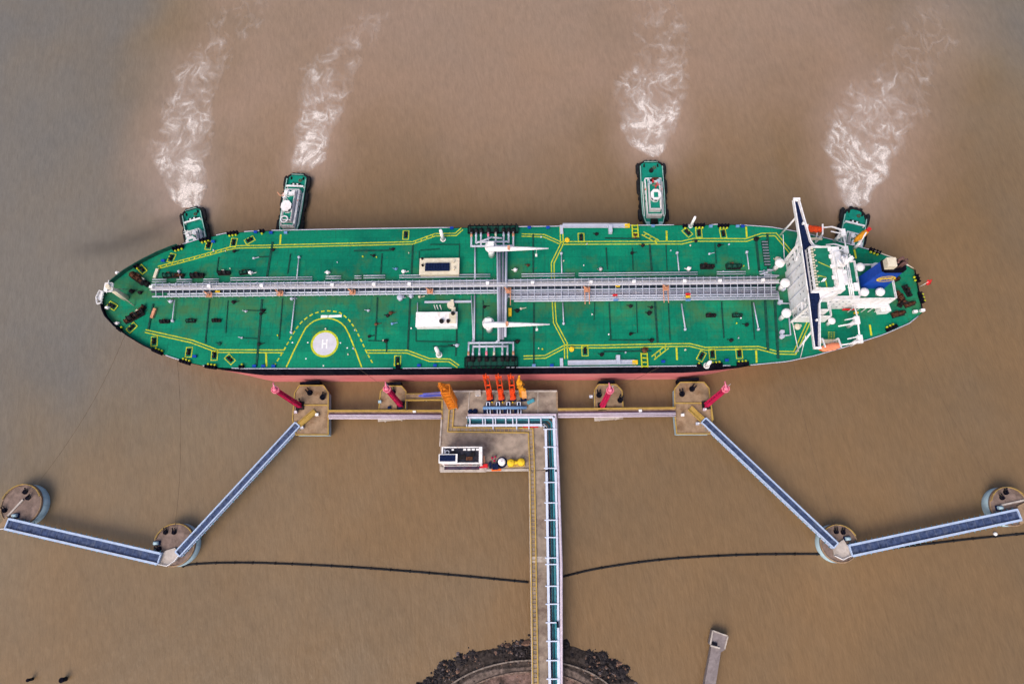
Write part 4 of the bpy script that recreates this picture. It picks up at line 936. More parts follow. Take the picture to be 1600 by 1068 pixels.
for s, y, h, r in ((239.4, .9, 32, .55), (240.8, -.8, 31.2, .5), (239.6, -1.0, 32.5, .4), (241.6, .9, 30.5, .45), (238.7, .1, 30.0, .35)):
    MB().tube([(s, y, Z(27.5)), (s, y, Z(h - 1)), (s + .5, y, Z(h))], r, 10).build('exhaust_pipe', mat('scorched_steel', (.13, .07, .065), .7, var=.3), fun)
# emblem: yellow ring with a yellow wave, on both flanks
for e in (-1, 1):
    yy = lambda h: e * (2.9 - .3 * (h - 10.65) / 15.55 + .06)
    em = MB(); n = 36; R0, R1 = 2.15, 2.75; hc_ = 20.4; i0 = 0
    for k in range(n):
        a = 2 * pi * k / n
        for r in (R0, R1): em.v.append((238.6 + r * 1.28 * cos(a), yy(hc_ + r * sin(a)), Z(hc_ + r * sin(a))))
    for k in range(n): a = 2 * k; b = 2 * ((k + 1) % n); em.face((a, a + 1, b + 1, b))
    em.build('funnel_emblem', YELS, fun)
    pts = [(236.5, 19.6), (237.5, 21.0), (238.5, 20.3), (239.6, 21.2), (240.7, 20.6)]
    w = MB()
    for (a, b), (c, d_) in zip(pts, pts[1:]): w.bar((a, yy(b), Z(b)), (c, yy(d_), Z(d_)), .12, 1.35)
    w.build('funnel_emblem', YELS, fun)
# big white cowls before the accommodation
for s, b in ((204.2, 10.1), (205.3, 1.3), (204.3, -11.6)):
    m = MB(); m.cyl((s, b), .95, Z(.3), Z(6.8), 14); m.cyl((s, b), 1.9, Z(6.6), Z(7.6), 18); m.ball((s, b, Z(7.6)), 1.9, 18, 4, .55, True); m.build('mushroom_vent', WHITE, ship)
m = MB(); m.cyl((223, -14.2), .7, Z(.3), Z(4), 12); m.ball((223, -14.2, Z(4.6)), 1.5, 14, 7, .6); m.build('mushroom_vent', WHITE, ship)
for pts in (((1213, 458), (1216, 476), (1232, 476)), ((1230, 490), (1233, 525), (1220, 526)), ((1192, 424), (1192, 432), (1215, 433)), ((1300, 503), (1290, 497)), ((1186, 431), (1197, 428), (1197, 424), (1206, 424))):
    MB().tube([D(*p, 1.5) for p in pts], .35, 8).build('service_pipe', PIPE, ship)
for x, y in ((1220, 520), (1220, 527), (1217, 474), (1222, 453)): q = D(x, y); MB().cyl(q, .9, q.z, q.z + 1.8, 12).box((q.x, q.y, q.z + 1.9), (1.6, 1.2, .4)).build('deck_vent', PIPE, ship)
# store of grated platforms by the upper side
q0, q1 = Vector(S(1191.5, 374, .8)), Vector(S(1202, 418, .8)); m = MB(); cx, cy = (q0.x + q1.x) / 2, (q0.y + q1.y) / 2
m.box((cx, cy, q0.z), (2.6, 11.5, .5)); m.use(1)
for k in range(9): m.box((cx, cy - 5.2 + k * 1.3, q0.z + .35), (2.5, .35, .25))
m.build('deck_grating', [DKG, PIPE_D], ship)
# stores cranes at the sides
for e in (-1, 1):
    for b, l, tb in ((23.0, 7.6, -.5), (15.2, 7.4, -1.8)):
        m = MB(); m.cyl((231.2, e * b), .8, Z(.3), Z(7.5), 12); m.box((231.2, e * b, Z(7.9)), (2.0, 3.2, 1.4)); c = m.build('stores_crane', WHITE, ship)
        m = MB(); m.bar((231, e * (b + .9), Z(8.6)), (226.5, e * (b + 2.2), Z(9.2)), .5); m.bar((231, e * (b - .9), Z(8.6)), (226.0, e * (b + 0.2), Z(9.0)), .4); m.bar((226.5, e * (b + 2.2), Z(9.2)), (223.6, e * (b + 2.4), Z(8.0)), .45); m.build('crane_jib', WHITE, c)
    m = MB(); m.tube([(231.2, e * 22, Z(8.2)), (231.6, e * 14, Z(8.2)), (231.2, e * 9.4, Z(8.2)), (231.2, e * 9.4, Z(5.2))], .32, 8); m.build('crane_gangway', WHITE, ship)
    # davit frames for the lifeboats
    for s in (216.8, 223.0):
        m = MB(); m.bar((s, e * 22.3, Z(.3)), (s, e * 22.6, Z(7.8)), .55); m.bar((s, e * 22.6, Z(7.8)), (s, e * 26.5, Z(9.2)), .5); m.bar((s, e * 22.3, Z(.4)), (s, e * 25.5, Z(3.4)), .4); m.build('lifeboat_davit', WHITE, ship)
    m = MB(); m.box((220, e * 22.6, Z(3.4)), (9, 1.2, .25)); m.rail([(215.8, e * 22.0, Z(3.5)), (224.2, e * 22.0, Z(3.5))], 1.0, .07, 1.5); m.build('boat_gallery', CREAM, ship)
# yellow stencilled grid on the deck near the lower lifeboat
for i in range(4):
    for j in range(3): q = D(1295 + j * 4.0, 519 + i * 3.2); MB().box((q.x, q.y, q.z + .05), (.65, .3, .05)).build('deck_stencil', YEL, main_deck)
# bulwark frames on the quarter, stern rail
MB().tube([(s, deck_half(s) - .3, Z(1.0)) for s in (246, 250, 254, 258, 261.5)], .18, 6).build('stern_rail', CREAM, ship)
MB().tube([(261.9, y, Z(1.0)) for y in (9, 4, 0, -4, -9)], .18, 6).build('stern_rail', BLACK, ship)
for x, y in ((1399, 421), (1404, 419), (1439, 486), (1428, 488)): q = D(x, y); MB().box((q.x, q.y, q.z + .8), (1.6, 1.0, 1.5)).build('deck_locker', WHITE, ship)

# lifeboats hanging in the davits, rescue boat and flag: things of their own
def boat(name, label, s, b, h, L, W, c1, c2, rz=0.0):
    t = thing(name, label, 'lifeboat', S_world(s, b, Z(h)), SHIP_A + rz)
    st = [(-.5, .25), (-.42, .72), (-.2, 1), (.15, 1), (.38, .74), (.48, .3), (.5, .08)]
    m = MB(); i = 0
    prof = [(-1.0, .0), (-.8, .55), (-.2, .95), (.12, 1.0)]
    for x, k in st:
        for z, y in prof[::-1]: m.v.append((x * L, -y * k * W / 2, z * 1.3))
        for z, y in prof[1:]: m.v.append((x * L, y * k * W / 2, z * 1.3))
    n = 7
    for a in range(len(st) - 1):
        for k in range(n - 1): p = a * n + k; m.face((p, p + n, p + n + 1, p + 1), True)
    m.face(list(range(n))); m.face([(len(st) - 1) * n + k for k in range(n)][::-1])
    m.build('hull', c1, t)
    m = MB(); pr = [(.14, 1.02), (.62, .8), (1.0, .4)]
    for x, k in st:
        for z, y in pr: m.v.append((x * L * .98, -y * k * W / 2, z * 1.3))
        for z, y in pr[::-1]: m.v.append((x * L * .98, y * k * W / 2, z * 1.3))
    for a in range(len(st) - 1):
        for k in range(5): p = a * 6 + k; m.face((p, p + 1, p + 7, p + 6), True)
    m.face(list(range(6))[::-1]); m.face([(len(st) - 1) * 6 + k for k in range(6)])
    m.build('canopy', c2, t)
    m = MB(); m.box((-L * .26, 0, 1.5), (1.5, 1.3, .7)); m.build('conning_tower', c2, t)
    for k in (-.22, .0, .22):
        for e in (-1, 1): MB().box((k * L, e * W * .475, .35), (.7, .12, .3)).build('window', GLASS, t)
    return t
boat('lifeboat', 'orange lifeboat hanging on the far side of the tanker, beside the bridge wing', 219.8, 25.2, 7.2, 8.2, 3.0, ORANGE, ORRED, radians(-6))
boat('lifeboat', 'salmon orange lifeboat hanging on the jetty side of the tanker behind the bridge wing', 220.3, -25.6, 6.2, 8.6, 3.1, ORANGE, mat('salmon_boat', (.74, .24, .13), .5, var=.1), radians(12))
rb = boat('rescue_boat', 'amber rescue boat with a red cover on its davit at the tanker stern', 239.6, 22.4, 6.6, 8.4, 2.4, AMBER, AMBER, radians(38)); rb['category'] = 'rescue boat'
MB().box((3.0, 0, 1.55), (1.8, 1.4, .8)).build('cover', RED, rb)
m = MB(); m.cyl((238.8, 19.4), .6, Z(.3), Z(5.2), 12); m.bar((238.8, 19.4, Z(5)), (240.3, 22.6, Z(9)), .5); m.build('rescue_davit', WHITE, ship)
fl = thing('flag', 'small red flag flying from the tanker stern', 'flag', S_world(262.6, 1.6, Z(.4)), SHIP_A)
MB().tube([(0, 0, 0), (.8, 0, 5.5)], .09, 6).build('flag_staff', WHITE, fl)
m = MB()
for i in range(9):
    x = i / 8 * 2.6
    for k in range(2): m.v.append((.4 + x * .95 + k * .1, x * .2 + .18 * sin(i * 1.1) + (k - .5) * 1.5, 4.0 + k * 1.7 - x * .25))
for i in range(8): m.face((2 * i, 2 * i + 2, 2 * i + 3, 2 * i + 1), True)
m2 = m.build('flag_cloth', RED, fl)
md = m2.modifiers.new('thick', 'SOLIDIFY'); md.thickness = .05
# ------------------------------------------------------------------ tugs
def tug(label, stern_px, fwd_px, L=36.0, W=11.0, kind=0):
    a = at(*stern_px, 2.4); f = at(*fwd_px, 2.4); d = (f - a).normalized(); rz = atan2(d.y, d.x)
    c = a + d * L / 2; t = thing('tugboat', label, 'tugboat', (c.x, c.y, 0), rz, 'tugs pushing the tanker')
    x0, x1, w = -L / 2, L / 2, W / 2
    def plan(k):
        r = plan_(k)
        if kind == 3: r[0] = (x0 + k, -w * .3); r[15] = (x0 + k, w * .3); r[1] = (x0 + 1.5 + k * .8, -w * .68 + k * .3); r[14] = (x0 + 1.5 + k * .8, w * .68 - k * .3); r[2] = (x0 + 4.8, -w + k); r[13] = (x0 + 4.8, w - k)
        return r
    def plan_(k): return [(x0 + 0 + k, -w * .55), (x0 + 1.1 + k * .8, -w * .84 + k * .2), (x0 + 3.2, -w + k), (x0 + L * .5, -w - .2 + k), (x1 - 9, -w + k), (x1 - 4.5, -w * .78 + k * .9), (x1 - 1.4, -w * .44 + k * .6), (x1 - k, -w * .15), (x1 - k, w * .15), (x1 - 1.4, w * .44 - k * .6), (x1 - 4.5, w * .78 - k * .9), (x1 - 9, w - k), (x0 + L * .5, w + .2 - k), (x0 + 3.2, w - k), (x0 + 1.1 + k * .8, w * .84 - k * .2), (x0 + k, w * .55)]
    MB().prism(plan(.5), -2.0, 2.3).build('hull', BLACK, t)
    MB().sheet(plan(.75), 2.33).build('deck', TUGG, t)
    pl = plan(.1); m = MB(); m.tube([(x, y, 2.15) for x, y in pl] + [(pl[0][0], pl[0][1], 2.15)], .55, 8, False); m.build('rubbing_fender', RUBBER, t)
    pw = plan(.65); k = 4
    m = MB()
    for p, q in zip(pw[2:14], pw[3:14]): m.bar((*p, 2.95), (*q, 2.95), .28, 1.2)
    m.build('bulwark', TUGG, t)
    m = MB()
    for p, q in zip(pw[2:14], pw[3:14]): m.bar((*p, 3.6), (*q, 3.6), .34, .14)
    if kind != 3: m.bar((*pw[15], 3.2), (*pw[0], 3.2), .22)
    m.build('bulwark_rail', mat('pale_green_rail', (.30, .50, .46), .5, var=.12), t)
    for e in (-1, 1):                                        # tyres along both sides
        for i in range(7):
            x = x0 + 3.5 + i * (L - 13) / 6; MB().torus((x, e * (w + .55), 1.9), .62, .30, (0, 1, 0)).build('tyre', RUBBER, t)
        for s in (-.35, .35): pass
    for y in (-2.2, 0, 2.2): MB().torus((x0 - .35, y, 1.9), .6, .3, (1, 0, 0)).build('tyre', RUBBER, t)
    for e in (-1, 1):
        for q0, q1 in ((x0 + 2.2, x0 + 6.0), (x0 + 10.5, x0 + 16.5), (x1 - 11, x1 - 7)): MB().tube([(q0 - .8, e * (w - .1), 1.9), (q0, e * (w + .45), 1.9), (q1, e * (w + .45), 1.9), (q1 + .8, e * (w - .1), 1.9)], .95, 10).build('side_fender', RUBBER, t)
    m = MB(); m.tube([(x1 - 3.2, -w * .72, 2.4), (x1 - .6, -w * .4, 2.6), (x1 + .35, 0, 2.6), (x1 - .6, w * .4, 2.6), (x1 - 3.2, w * .72, 2.4)], .85, 10); m.build('bow_fender', RUBBER, t)
    # aft: winch and towing gantry
    if kind == 2:
        MB().cyl((x0 + 5.2, 0), 1.0, 2.3, 3.2, 14).cyl((x0 + 4.2, .1), .5, 2.3, 3.0, 10).build('capstan', DARKST, t)
    else:
        g = x0 + (7.4 if kind != 3 else 8.8)
        m = MB(); m.bar((g, -w * .78, 4.1), (g, w * .78, 4.1), .75, .5)
        for e in (-1, 1): m.bar((g, e * w * .76, 2.3), (g, e * w * .76, 4.1), .5)
        m.build('towing_gantry', WHITE, t)
        m = MB()
        for y in (-1.6, .2, 1.5): m.tube([(g - 1.6, y - .5, 3.0), (g - 1.6, y + .5, 3.0)], .55, 10)
        m.build('towing_winch', DARKST, t)
        for y in (-1.0, .9): MB().box((g - 1.2, y, 3.2), (.8, .7, 1.2)).build('deck_locker', WHITE, t)
    for y in (-w * .55, w * .55):
        b_ = MB(); b_.box((x0 + 2.4, y, 2.45), (1.5, .7, .2))
        for k_ in (-.4, .4): b_.cyl((x0 + 2.4 + k_, y), .22, 2.5, 3.3, 8)
        b_.build('bitts', DARKST, t)
    MB().box((x0 + 4.6, -w * .45, 2.5), (1.1, 1.1, .35)).build('deck_hatch', TUGG, t)
    MB().torus((x0 + 3.4, w * .28, 2.5), .7, .16, (0, 0, 1)).torus((x0 + 3.4, w * .28, 2.7), .55, .14, (0, 0, 1)).build('rope_coil', ROPE, t)
    h0 = x0 + (11.0 if kind != 1 else 10.0); h1 = x1 - 7.0
    if kind == 3: h0 = x0 + 14.5
    if kind == 0: h0 = x0 + 13.5
    # lower deckhouse: green roof, white sides and pale rails
    hw = w * .66
    m = MB(); m.prism([(h0, -hw), (h1, -hw * .9), (h1, hw * .9), (h0, hw)], 2.3, 5.0); low = m.build('deckhouse', WHITE, t)
    MB().sheet([(h0 + .2, -hw + .2), (h1 - .2, -hw * .9 + .2), (h1 - .2, hw * .9 - .2), (h0 + .2, hw - .2)], 5.03).build('roof_deck', TUGG, low)
    m = MB(); m.rail([(h0 + .2, -hw + .15, 5.0), (h1 - .2, -hw * .9 + .15, 5.0), (h1 - .2, hw * .9 - .15, 5.0), (h0 + .2, hw - .15, 5.0), (h0 + .2, -hw + .15, 5.0)], 1.1, .12, 1.6); m.build('roof_rail', WHITE, low)
    for e in (-1, 1):
        for i in range(4): MB().box((h0 + 2 + i * 3.0, e * (hw - .05 - .03 * i), 3.9), (.8, .14, .7)).build('window', GLASS, low)
    for e in (-1, 1): MB().bar((h0 + .5, e * (hw + .8), 3.4), (h1 - .5, e * (hw + .6), 3.4), .3, .2).build('side_handrail', WHITE, low)
    # upper deckhouse and wheelhouse
    u0, u1 = h0 + 3.0, h1 - 1.8; uw = hw * .66
    m = MB(); m.box(((u0 + u1) / 2, 0, 6.3), (u1 - u0, uw * 2, 2.5)); up = m.build('upper_deckhouse', WHITE, t)
    MB().sheet([(u0 + .4, -uw + .4), (u1 - .4, -uw + .4), (u1 - .4, uw - .4), (u0 + .4, uw - .4)], 7.58).build('roof_deck', TUGG, up)
    m = MB(); m.rail([(u0, -uw, 7.55), (u1, -uw, 7.55), (u1, uw, 7.55), (u0, uw, 7.55), (u0, -uw, 7.55)], 1.0, .10, 1.6); m.build('roof_rail', WHITE, up)
    wx = (u0 + u1) / 2 + 1.0; r = 2.3
    m = MB(); oc = [(wx + r * 1.15 * cos(pi / 8 + k * pi / 4), r * sin(pi / 8 + k * pi / 4)) for k in range(8)]; m.prism(oc, 7.56, 10.2); m.prism([(wx + (x - wx) * 1.1, y * 1.1) for x, y in oc], 10.2, 10.45); wh_ = m.build('wheelhouse', WHITE, t)
    for k in range(8):
        a_ = k * pi / 4 + pi / 4; p = (wx + (r * 1.15 * cos(pi / 8)) * cos(a_), r * cos(pi / 8) * sin(a_), 9.3); MB().box(p, (.12, 1.25, 1.1), atan2(sin(a_) / r, cos(a_) / (r * 1.15))).build('window', GLASS, wh_)
    if kind != 1: MB().box((wx + .2, 0, 10.53), (2.5, 1.9, .14)).build('roof_panel', TUGG, wh_)
    mx = wx - 3.4; m = MB(); m.tube([(mx, 0, 7.5), (mx, 0, 15.5)], [.28, .14], 8); m.bar((mx, -1.8, 12.6), (mx, 1.8, 12.6), .18); m.bar((mx, -1.1, 14.2), (mx, 1.1, 14.2), .16); m.box((mx + .5, 0, 13.2), (.3, 2.2, .3), .5); m.build('mast', RED if kind == 2 else WHITE, t)
    for e in (-1, 1):
        m = MB(); m.prism([(u0 - .6, e * uw * .75 - .8), (u0 + 1.4, e * uw * .75 - .7), (u0 + 1.4, e * uw * .75 + .7), (u0 - .6, e * uw * .75 + .8)], 5.0, 9.0); m.build('exhaust_stack', WHITE if kind != 2 else CYANC, t)
        MB().tube([(u0 - 2.6, e * hw * .55, 5.6), (u0 - 1.2, e * hw * .55, 5.6)], .5, 10).build('life_raft', WHITE, t)
        q = MB().torus((h0 + 6, e * (hw - .1), 6.0), .42, .12, (0, 1, 0)).build('lifebuoy', ORANGE, t)
    m = MB(); m.box((x1 - 5.0, 0, 3.1), (2.4, 3.2, 1.2)); m.tube([(x1 - 4.6, -1.3, 3.7), (x1 - 4.6, 1.3, 3.7)], .8, 12); m.build('bow_winch', DARKST, t)
    for e in (-1, 1): MB().box((x1 - 4.0, e * 2.9, 2.8), (1.8, 1.6, .9)).build('deck_locker', mat('pale_teal_paint', (.25, .45, .48), .5, var=.15), t)
    if kind == 2:
        m = MB(); m.tube([(u0 - .3, -.9, 7.6), (u0 + 1.2, -.7, 9.2), (u0 + 2.2, -1.2, 12.2)], [.5, .35, .2], 8); m.box((u0 + .1, -1.3, 8.3), (1.4, 1.6, 1.4)); m.build('fire_monitor', RED, t)
        m = MB(); m.box((h0 + 1.0, .9, 6.0), (1.7, 3.0, 1.4)); m.build('engine_hatch', RUSTY, t)
    if kind == 1:
        m = MB(); m.tube([(u0 + 1, -uw - .3, 7.8), (u0 + 2.2, -uw - 2.0, 8.8), (u0 + .8, -uw - 3.2, 9.2)], .3, 8); m.box((u0 + 1.2, -uw - .6, 7.9), (1.6, 1.2, .9)); m.build('deck_crane', SALMON, t)
        m = MB(); m.torus((u1 - .2, -.6, 8.4), 1.6, .35, (0, 0, 1)); m.box((u0 + .9, .4, 8.2), (1.7, 1.7, 1.0)); m.build('roof_gear', WHITE, t)
        m = MB(); m.box(((h0 + h1) / 2, uw + .9, 5.7), (h1 - h0 - 2, .9, 1.0)); m.build('side_gallery', WHITE, low)
    if kind == 0:
        for x, y in ((h0 + 7, 1.4), (h0 + 7.5, -1.2)): MB().box((x, y, 5.8), (2.0, 1.8, 1.5)).build('roof_locker', WHITE, low)
        MB().bar((h0 + 6, -w - .4, 4.4), (h0 + 9, -w - .1, 4.0), .5).build('side_handrail', PINKL, t)
    return t
tug('leftmost tugboat under the tanker bow, green after deck with a white gantry', (299, 326), (308, 372), 34, 9.8, 0)
tug('tugboat second from the left, white ring and rails on its deckhouse roof', (466, 272), (453, 352), 36, 10.4, 1)
tug('tugboat with a red mast and a white bordered wheelhouse amidships of the tanker', (1016.5, 252), (1022, 350), 37, 11.6, 2)
tug('tugboat with a bare round green after deck at the tanker stern', (1338, 326), (1330, 372), 34, 11.0, 3)
# ------------------------------------------------------------------ jetty head, trestle, dolphins, bridges
PZ = 6.5
def Q(px, py, z=PZ): return at(px, py, z)
def px_poly(pts, z): return [(at(*p, z).x, at(*p, z).y) for p in pts]
def piles(parent, pts, r=.5, z1=5.4, z0=-4, m=None):
    for p in pts: MB().cyl(p, r, z0, z1, 10).build('pile', m or CONCL, parent)
# loading platform
pf = thing('loading_platform', 'stained concrete loading platform of the jetty, carrying the red loading arms', 'platform', (0, 0, 0))
PL = [(691, 611), (871, 610.5), (873.5, 733), (826, 734.5), (826, 735.5), (686.5, 735.5)]
poly = px_poly(PL, PZ); MB().prism(poly, PZ - 1.3, PZ).build('deck_slab', CONC, pf)
def curb(pts, z, w, h, m, parent, name='curb'):
    mb = MB(); q = [at(*p, z) for p in pts]
    for a, b in zip(q, q[1:]): mb.bar(a + Vector((0, 0, h / 2)), b + Vector((0, 0, h / 2)), w, h)
    return mb.build(name, m, parent)
curb([(691.5, 611.3), (870.3, 611)], PZ, .7, .45, CONCL, pf); curb([(690.5, 655), (691.3, 611.5)], PZ, .5, .4, OCHRE, pf)
curb([(687.5, 697), (690, 655)], PZ, .6, .5, CONCL, pf); curb([(753, 734.5), (826, 733.8)], PZ, .9, .5, CONCL, pf); curb([(870.5, 655), (872.6, 732)], PZ, .6, .5, CONCL, pf); curb([(870.2, 612), (870.4, 637)], PZ, .6, .5, CONCB, pf)
curb([(733.5, 612.5), (731.5, 646)], PZ, .35, .3, CONCL, pf, 'drain_kerb'); curb([(840.5, 612.5), (840.5, 646)], PZ, .35, .3, CONCL, pf, 'drain_kerb')
pp = []
for x in (700, 730, 765, 800, 835, 865):
    for y in (618, 650, 690, 725): pp.append(at(x, y, PZ))
piles(pf, pp, .55, PZ - 1.3)
# trestle to the shore
tr = thing('jetty_trestle', 'long straight concrete trestle running from the loading platform to the shore', 'pier', (0, 0, 0))
TL, TRR = ((826.2, 735.7), (831, 1100)), ((873.6, 733.3), (877.5, 1100))
MB().prism(px_poly([TL[0], TRR[0], TRR[1], TL[1]], PZ), PZ - 1.1, PZ - .05).build('deck_slab', CONC, tr)
A, B, C_, D_ = at(*TL[0], PZ), at(*TL[1], PZ), at(*TRR[0], PZ), at(*TRR[1], PZ)
MB().bar(A + Vector((.35, 0, .2)), B + Vector((.35, 0, .2)), .75, .5).build('curb', CONCL, tr); MB().bar(C_ + Vector((-.3, 0, .2)), D_ + Vector((-.3, 0, .2)), .6, .5).build('curb', CONCL, tr)
for f in [i / 9 for i in range(10)]:
    for k in (.15, .5, .85): piles(tr, [A.lerp(B, f).lerp(C_.lerp(D_, f), k)], .5, PZ - 1.1)
MB().prism(px_poly([(828, 876 - 7), (873, 868), (873, 877), (828, 878)], PZ), PZ - .04, PZ + .02).build('expansion_joint', CONCL, tr)
m = MB(); a, b = at(838, 873.5, PZ + .05), at(852, 873.5, PZ + .05)
for k in range(7): q = a.lerp(b, k / 6); m.bar(q + Vector((0, 1.0, 0)), q - Vector((0, 1.0, 0)), .25, .08)
m.build('joint_plate', CONCL, tr)
# ochre cable way: a pair of rails zig-zagging over the platform and down the trestle
cwt = thing('cable_tray', 'ochre yellow cable tray zigzagging over the platform and along the trestle', 'cable tray', (0, 0, 0))
path = [(706, 636), (703.5, 671), (829, 672.5), (831.5, 735), (837, 1100)]
pts = [at(*p, PZ) for p in path]
for d, w in ((-.95, .42), (.95, .5)):
    q = offset_path(pts, d); m = MB()
    for (x0, y0), (x1, y1) in zip(q, q[1:]): m.bar((x0, y0, PZ + .45), (x1, y1, PZ + .45), w, .5)
    m.build('tray_rail', OCHRE, cwt)
m = MB()
for a, b in zip(pts, pts[1:]):
    n = int((b - a).length / 1.6); t_ = (b - a).normalized(); nn = Vector((-t_.y, t_.x, 0))
    for i in range(n): c = a.lerp(b, (i + .5) / n); m.bar(c + nn * .95 + Vector((0, 0, .2)), c - nn * .95 + Vector((0, 0, .2)), .22, .1)
m.build('tray_rung', mat('dull_ochre', (.36, .25, .10), .7, var=.2), cwt)
# pipe rack with blue green pipes between pale blue steel beams
rk = thing('pipe_rack', 'pale blue steel pipe rack with teal pipes, bending down along the trestle', 'pipe rack', (0, 0, 0))
RH = PZ + 2.2
def L_path(pxs, z): return [at(*p, z) for p in pxs]
out = L_path([(730, 651.8), (865.8, 651), (868.5, 735), (874.5, 1100)], RH); inn = L_path([(730, 664.5), (849, 663.7), (852.5, 667.5), (854, 735), (859.5, 1100)], RH)
for pth, w in ((out, .75), (inn, .95)):
    m = MB()
    for a, b in zip(pth, pth[1:]): m.bar(a, b, w, .45)
    for q in pth: m.box((q.x, q.y, q.z), (w, w, .45))
    m.build('rack_beam', RACKW, rk)
for i, mm, r in ((.26, TEAL, .5), (.55, mat('gap_shade_teal', (.010, .06, .09), .5, var=.2), .42), (.82, NAVY, .36)):  # the shaded gap beside the teal pipe is painted in as darker tubes
    o3 = [out[0].lerp(inn[0], i), out[1].lerp(inn[1].lerp(inn[2], .5), i), out[2].lerp(inn[3], i), out[3].lerp(inn[4], i)]
    o3 = [Vector((p.x, p.y, RH - .75)) for p in o3]
    c1 = o3[1]; o3 = [o3[0], c1 + (o3[0] - c1).normalized() * 1.4, c1 + (o3[2] - c1).normalized() * 1.4, o3[2], o3[3]]
    MB().tube(o3, r, 10).build('rack_pipe', mm, rk)
LB = L_path([(731, 648), (868.5, 647.2), (872.3, 735), (877.0, 880), (877.3, 1100)], RH - .5)
for dx, r, mm in ((0, .55, LILAC), (-1.25, .42, RACKW)):
    q = offset_path(LB, dx); MB().tube([(x, y, RH - .5 - .1 * abs(dx)) for x, y in q], r, 10).build('rack_pipe', mm, rk)
for x in (734, 754, 758, 770, 774, 790, 801, 807, 826, 845): 
    a, b = at(x, 651.5, RH + .25), at(x + .4, 669 if x in (770, 807, 826) else 664.5, RH + .25); m = MB(); m.bar(a, b, .45, .25); m.bar((a.x, a.y, PZ), a, .35); m.bar((b.x, b.y, PZ), b, .35); m.build('rack_frame', RACKW, rk)
for y in (670, 698, 731, 753, 785, 812, 839, 871, 881, 915, 943, 972, 1001, 1031, 1060):
    f = (y - 670) / 430; a, b = at(851 + 5.5 * f, y, RH + .25), at(869.5 + 5.2 * f, y, RH + .25); m = MB(); m.bar(a - Vector((.5, 0, 0)), b, .42, .25); m.bar((a.x, a.y, PZ), a, .35); m.bar((b.x, b.y, PZ), b, .35); m.build('rack_frame', RACKW, rk)
m = MB(); a = at(871.5, 975, RH + .6); m.box(a, (.8, 2.2, .5)); m.build('rack_valve', BLACK, rk)
MB().bar(at(817, 666.8, PZ + .5), at(841, 666.3, PZ + .5), .7, .5).build('hydrant_line', RED, rk)

# marine loading arms
def arm(label, b_px, mm, kind=0):
    b = at(*b_px, PZ); t = thing('marine_loader', label, 'loading arm', (b.x, b.y, PZ), 0, 'loading arms on the platform')
    m = MB(); m.box((0, 0, .4), (2.4, 2.4, .8)); m.build('base', NAVY, t)
    if kind == 0:
        m = MB(); m.cyl((0, 0), .62, .8, 15.5, 12); m.box((0, .9, 9), (1.0, .6, 11)); m.tube([(0, -.8, 3), (0, -.8, 14)], .3, 8); m.build('riser', mm, t)
        m = MB(); m.cyl((0, 0), 1.15, 13.2, 15.0, 14); m.box((-.2, -1.7, 12.4), (1.7, 2.6, 2.2)); m.tube([(-1.1, .3, 14.2), (1.2, .3, 14.2)], .7, 10); m.box((.8, .3, 10), (.7, 1.5, 4)); m.tube([(.3, -1.2, 9), (1.3, -1.2, 9)], 1.0, 12); m.build('counterweight', mm, t)
        m = MB()
        for e in (-1, 1): m.bar((e * .95, .2, 14.5), (e * .95, 1.6, 31.0), .38)
        m.bar((-1.2, 1.6, 30.6), (1.2, 1.6, 30.6), .8); m.bar((-1.15, .8, 21), (1.15, .8, 21), .5); m.build('inboard_arm', mm, t)
        m = MB(); m.tube([(-.9, 2.4, 30.5), (-.75, 2.8, 20), (-.6, 3.0, 12.5)], .42, 10); m.tube([(.95, 1.8, 30.3), (.95, 1.0, 19)], .22, 8); m.torus((0, 2.0, 30.6), .95, .28, (1, 0, 0), 16); m.build('outboard_arm', mm, t)
        m = MB(); m.tube([(-.6, 3.0, 12.5), (-.5, 3.5, 11.2), (-.2, 3.6, 9.8)], .5, 10); m.tube([(-.2, 3.6, 9.8), (-.2, 3.6, 9.3)], .75, 12); m.build('coupler', DARKST, t)
    else:
        m = MB(); m.cyl((0, 0), .6, .8, 13.5, 12); m.box((.2, -1.0, 12.0), (1.9, 2.4, 3.4)); m.build('riser', mat('pale_orange_paint', (.80, .36, .12), .5, var=.1), t)
        m = MB(); m.bar((-1.0, .2, 4), (-1.5, 1.5, 27), 1.1); m.box((-1.4, 1.2, 23), (2.2, 1.2, 2.4)); m.bar((-1.5, 1.5, 27), (-1.3, 1.8, 31.5), .6); m.bar((-2.0, 1.2, 17), (.6, .2, 14.5), 1.0); m.box((-.8, .8, 15.5), (1.6, 1.4, 2.4)); m.build('inboard_arm', mm, t)
        m = MB(); m.tube([(-1.3, 2.4, 25.5), (-.9, 2.6, 18.5), (.5, 2.6, 14)], .35, 8); m.build('outboard_arm', mm, t)
    return t
a1 = arm('leftmost of the three orange red loading arms, next to a white cabinet', (766.5, 623), ORRED)
for lb, px in (('middle one of the three orange red loading arms', (784, 623)), ('rightmost orange red loading arm, beside the amber one', (801.5, 623))):
    b = at(*px, PZ); dup(a1, (b.x, b.y, PZ), None, lb)
arm('amber loading arm, shorter than the three orange red ones', (818, 622.5), AMBER, 1)
